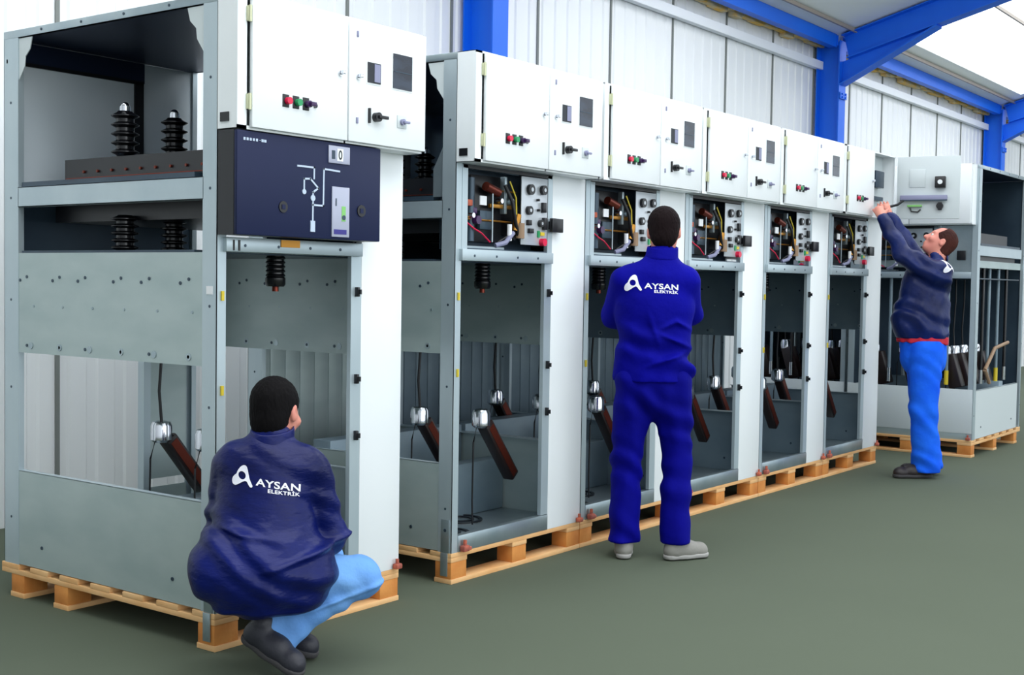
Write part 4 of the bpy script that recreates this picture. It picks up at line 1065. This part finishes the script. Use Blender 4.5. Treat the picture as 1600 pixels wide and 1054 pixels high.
# ---------- person 2: standing, back to the camera
def person_standing():
    t = person('man in royal blue overalls standing with his back turned at the row, arms raised', 1022, 6.46)
    hc = V3(0.045, 0.04, 1.682); hf = (0.12, 0.95, -0.22); hu = (0, 0.22, 1)
    s = SDF((-0.42, -0.32, -0.02), (0.46, 0.58, 1.86), 0.0075)
    ax, P = head(s, hc, hf, hu)
    s.cone((0.02, 0.0, 1.46), hc + V3(0, -0.015, -0.04), 0.062, 0.056, 0.03)
    s.cone((0, 0, 0.95), (0.0, 0, 1.32), 0.13, 0.14, 0.05, (1, 0.7, 1))
    s.cone((-0.14, 0, 1.43), (0.16, 0, 1.43), 0.055, 0.055, 0.04)
    arms = (((-0.155, 0.0, 1.425), (-0.195, 0.13, 1.235), (-0.08, 0.30, 1.36)), ((0.155, 0.0, 1.425), (0.195, 0.13, 1.26), (0.12, 0.30, 1.38)))
    for (sh, el, wr) in arms:
        s.cone(sh, el, 0.045, 0.038, 0.03); s.cone(el, wr, 0.038, 0.026, 0.02)
        f = nrm(np.array(wr) - np.array(el)); f = nrm(f + V3(0, 0.5, 0.2))
        hand(s, np.array(wr), f, (0, 0.3, -1), 1 if sh[0] < 0 else -1, 0.4)
    legs = (((-0.098, 0, 0.92), (-0.125, 0.015, 0.50), (-0.138, 0.0, 0.10)), ((0.102, 0, 0.92), (0.132, 0.02, 0.50), (0.128, -0.02, 0.10)))
    for (hp, kn, an) in legs:
        s.cone(hp, kn, 0.078, 0.052, 0.03); s.cone(kn, an, 0.052, 0.036, 0.02)
    s.cone((-0.135, 0.0, 0.08), (-0.14, 0.14, 0.045), 0.03, 0.025, 0.02); s.cone((0.125, -0.02, 0.08), (0.25, 0.03, 0.045), 0.03, 0.025, 0.02)
    body = s.mesh('body', 'skin', t)
    eyes(body, P, ax)
    hair(t, hc, hf, hu, 'hair_brown')
    s = SDF((-0.40, -0.30, 0.84), (0.42, 0.48, 1.62), 0.007)
    s.cone((0.0, 0.0, 0.94), (0.0, 0.0, 1.30), 0.196, 0.190, 0.05, (1, 0.66, 1))
    s.ell((0, 0.02, 1.30), (0.19, 0.13, 0.17), 0.05)
    s.cone((-0.125, 0.0, 1.43), (0.145, 0.0, 1.43), 0.078, 0.078, 0.05)
    s.cone((0.02, -0.005, 1.46), (0.035, 0.005, 1.57), 0.098, 0.072, 0.05)
    s.cone((-0.09, 0, 1.43), (0.02, 0, 1.50), 0.07, 0.07, 0.04); s.cone((0.12, 0, 1.43), (0.04, 0, 1.50), 0.07, 0.07, 0.04)
    for (sh, el, wr) in arms:
        w2 = np.array(el) + (np.array(wr) - np.array(el)) * 0.9
        s.cone(sh, el, 0.076, 0.066, 0.014); s.cone(el, w2, 0.062, 0.046, 0.03)
    s.cone((0.035, 0.005, 1.57), (0.042, 0.02, 1.72), 0.062, 0.06, 0.006, op='s')
    s.folds(lambda X, Y, Z: cr(X, Y, Z, (0.35, 0.2, 1), 0.0105, 42, 2.1) * np.clip((1.38 - Z) * 4, 0.2, 1) + 0.0065 * np.sin(X * 46 + 2.2 * np.sin(Z * 9)) * np.clip((1.32 - Z) * 4, 0, 1)
            - 0.020 * np.exp(-((Z - 1.225 + 0.5 * np.abs(X - 0.10)) / 0.012) ** 2) * np.clip(1 - np.abs(X - 0.10) * 9, 0, 1)
            - 0.020 * np.exp(-((Z - 1.125 + 0.4 * (X - 0.10)) / 0.012) ** 2) * np.clip(1 - np.abs(X - 0.09) * 8, 0, 1)
            - 0.018 * np.exp(-((Z - 1.03 - 0.35 * (X - 0.05)) / 0.012) ** 2) * np.clip(1 - np.abs(X - 0.06) * 7, 0, 1)
            - 0.014 * np.exp(-((X + 0.05 - 0.35 * (1.28 - Z)) / 0.012) ** 2) * np.clip((1.30 - Z) * 6, 0, 1) * np.clip((Z - 1.05) * 6, 0, 1))
    s.cut((0, 0, 0.915), (0, 0, -1))
    jk = s.mesh('jacket', 'jk_blue', t)
    s = SDF((-0.12, -0.12, 1.48), (0.18, 0.16, 1.68), 0.005)
    s.cone((0.030, -0.002, 1.53), (0.038, 0.01, 1.61), 0.086, 0.078, 0.01); s.cone((0.032, 0.01, 1.52), (0.042, 0.02, 1.68), 0.070, 0.069, 0.004, op='s')
    s.cut((0, 0, 1.602), (0, -0.15, 1)); s.cut((0, 0, 1.53), (0, 0, -1))
    s.mesh('collar', 'jk_blue', jk)
    logo(jk, jk, (-0.062, 0, 1.415), (1, 0, -0.03), (0, 0, 1), 0.000218, 0.01)
    s = SDF((-0.32, -0.24, 0.05), (0.34, 0.26, 1.10), 0.007)
    s.cone((0, 0, 0.99), (0.0, 0, 0.88), 0.160, 0.164, 0.04, (1, 0.68, 1))
    s.cone((0, 0, 0.90), (0, 0, 0.83), 0.10, 0.045, 0.03); s.cone((-0.05, 0, 0.90), (-0.075, 0.0, 0.66), 0.10, 0.05, 0.03); s.cone((0.05, 0, 0.90), (0.08, 0.0, 0.66), 0.10, 0.05, 0.03)
    for (hp, kn, an), rr in zip(legs, ((0.102, 0.078, 0.079), (0.100, 0.075, 0.080))):
        a2 = np.array(an) + (0, 0, -0.005)
        s.cone(hp, kn, rr[0], rr[1], 0.012); s.cone(kn, a2, rr[1], rr[2], 0.02)
    s.folds(lambda X, Y, Z: cr(X, Y, Z, (0.45, 0.3, 1), 0.0085, 44, 0.7) + 0.003 * np.sin(X * 60 + 2.5 * np.sin(Z * 8)))
    s.cut((0, 0, 0.085), (0, 0, -1))
    s.mesh('trousers', 'tr_blue', t)
    shoe(t, (-0.14, -0.062, 0.004), (-0.115, 0.21, 0.004), 0.10, 'shoe_grey', 'sole_l')
    shoe(t, (0.075, -0.055, 0.004), (0.30, 0.05, 0.004), 0.10, 'shoe_grey', 'sole_l')
    return t

# ---------- person 3: reaching up into the open box, head tilted back
def person_reaching():
    t = person('man in dark navy jacket and bright blue jeans reaching up, head tilted back', 1440, 9.45)
    hc = V3(0.128, 0.03, 1.722); hf = (-0.80, 0.18, 0.62); hu = (0.58, 0.05, 0.80)
    s = SDF((-0.42, -0.34, -0.02), (0.36, 0.52, 2.20), 0.0075)
    ax, P = head(s, hc, hf, hu)
    s.cone((0.09, 0.0, 1.53), hc + V3(0.0, 0, -0.03), 0.064, 0.060, 0.03)
    s.cone((0.015, 0, 1.0), (0.03, 0, 1.38), 0.15, 0.14, 0.05)
    s.cone((0.045, -0.13, 1.50), (0.045, 0.15, 1.50), 0.055, 0.055, 0.04)
    arms = (((0.03, -0.15, 1.50), (-0.18, -0.10, 1.62), (-0.30, 0.06, 1.90)), ((0.03, 0.17, 1.52), (-0.055, 0.22, 1.70), (-0.185, 0.26, 1.91)))
    for i, (sh, el, wr) in enumerate(arms):
        s.cone(sh, el, 0.046, 0.040, 0.03); s.cone(el, wr, 0.040, 0.027, 0.02)
        f = nrm(np.array(wr) - np.array(el)); f = nrm(f + V3(0.15, 0.45 if i == 0 else 0.2, 0.1))
        hand(s, np.array(wr), f, (0.3, 0.9, -0.1), -1 if i == 0 else 1, 0.35)
    legs = (((0.01, -0.09, 0.93), (0.0, -0.10, 0.50), (0.045, -0.06, 0.10)), ((0.03, 0.09, 0.93), (0.05, 0.10, 0.50), (0.13, 0.12, 0.10)))
    for (hp, kn, an) in legs:
        s.cone(hp, kn, 0.078, 0.052, 0.03); s.cone(kn, an, 0.052, 0.036, 0.02)
        s.cone(an, np.array(an) + (-0.13, 0, -0.05), 0.03, 0.025, 0.02)
    body = s.mesh('body', 'skin', t)
    eyes(body, P, ax)
    hair(t, hc, hf, hu, 'hair_red', recede=True)
    s = SDF((-0.40, -0.36, 0.90), (0.36, 0.42, 2.02), 0.007)
    s.cone((-0.002, 0, 1.10), (0.02, 0, 1.40), 0.198, 0.178, 0.05, (1, 0.92, 1))
    s.ell((-0.03, 0, 1.16), (0.19, 0.17, 0.15), 0.05)
    s.cone((0.085, -0.12, 1.49), (0.085, 0.14, 1.49), 0.098, 0.098, 0.05)
    s.cone((0.085, 0, 1.53), (0.105, 0.0, 1.60), 0.088, 0.075, 0.03)
    for (sh, el, wr) in arms:
        w2 = np.array(el) + (np.array(wr) - np.array(el)) * 0.97
        s.cone(sh, el, 0.088, 0.070, 0.03); s.cone(el, w2, 0.068, 0.046, 0.02)
    s.cone((0.10, 0.0, 1.60), (0.128, 0.02, 1.74), 0.066, 0.066, 0.006, op='s')
    s.folds(lambda X, Y, Z: cr(X, Y, Z, (0.4, 0.2, 1), 0.010, 46, 1.1) + 0.005 * np.sin(X * 50 + 2 * np.sin(Z * 12)))
    s.cut((0, 0, 1.02), (0, 0, -1))
    jk = s.mesh('jacket', 'jk_dark', t)
    # his back is turned to the right of the view
    b0 = nrm((0.82, -0.57, 0))
    logo(jk, jk, (0.150, -0.125, 1.550), (0.66, 0.75, 0.0), (0, 0, 1), 0.00026, 0.0)
    s = SDF((-0.26, -0.26, 0.94), (0.26, 0.26, 1.06), 0.006)
    s.cone((0.008, 0, 0.97), (0.008, 0, 1.04), 0.186, 0.186, 0.01, (1, 0.90, 1)); s.cut((0, 0, 0.985), (-0.05, 0, -1)); s.cut((0, 0, 1.03), (0, 0, 1))
    s.folds(lambda X, Y, Z: 0.004 * np.sin(np.arctan2(Y, X) * 14))
    s.mesh('shirt_hem', 'belt', t)
    s = SDF((-0.28, -0.30, 0.02), (0.34, 0.30, 1.10), 0.007)
    s.cone((0.010, 0, 0.99), (0.02, 0, 0.88), 0.172, 0.168, 0.04, (1, 0.92, 1))
    for (hp, kn, an), rr in zip(legs, ((0.125, 0.098, 0.105), (0.115, 0.090, 0.095))):
        s.cone(hp, kn, rr[0], rr[1], 0.008); s.cone(kn, np.array(an) + (0, 0, -0.01), rr[1], rr[2], 0.02)
    s.folds(lambda X, Y, Z: cr(X, Y, Z, (0.5, 0.3, 1), 0.008, 46, 0.2) * np.clip(1.4 - Z, 0.3, 1) + 0.004 * np.sin(Z * 70 + 3 * X * 10) * np.clip((0.3 - Z) * 5, 0, 1))
    s.cut((0, 0, 0.045), (0, 0, -1)); s.cut((0, 0, 1.005), (0, 0, 1))
    s.mesh('jeans', 'denim2', t)
    t.scale = (1, 1, 1.022)
    shoe(t, (0.09, -0.06, 0.004), (-0.215, -0.085, 0.004), 0.10, 'shoe_brown', 'sole')
    shoe(t, (0.18, 0.12, 0.004), (-0.11, 0.10, 0.004), 0.10, 'shoe_brown', 'sole')
    return t

person_crouching()
person_standing()
person_reaching()
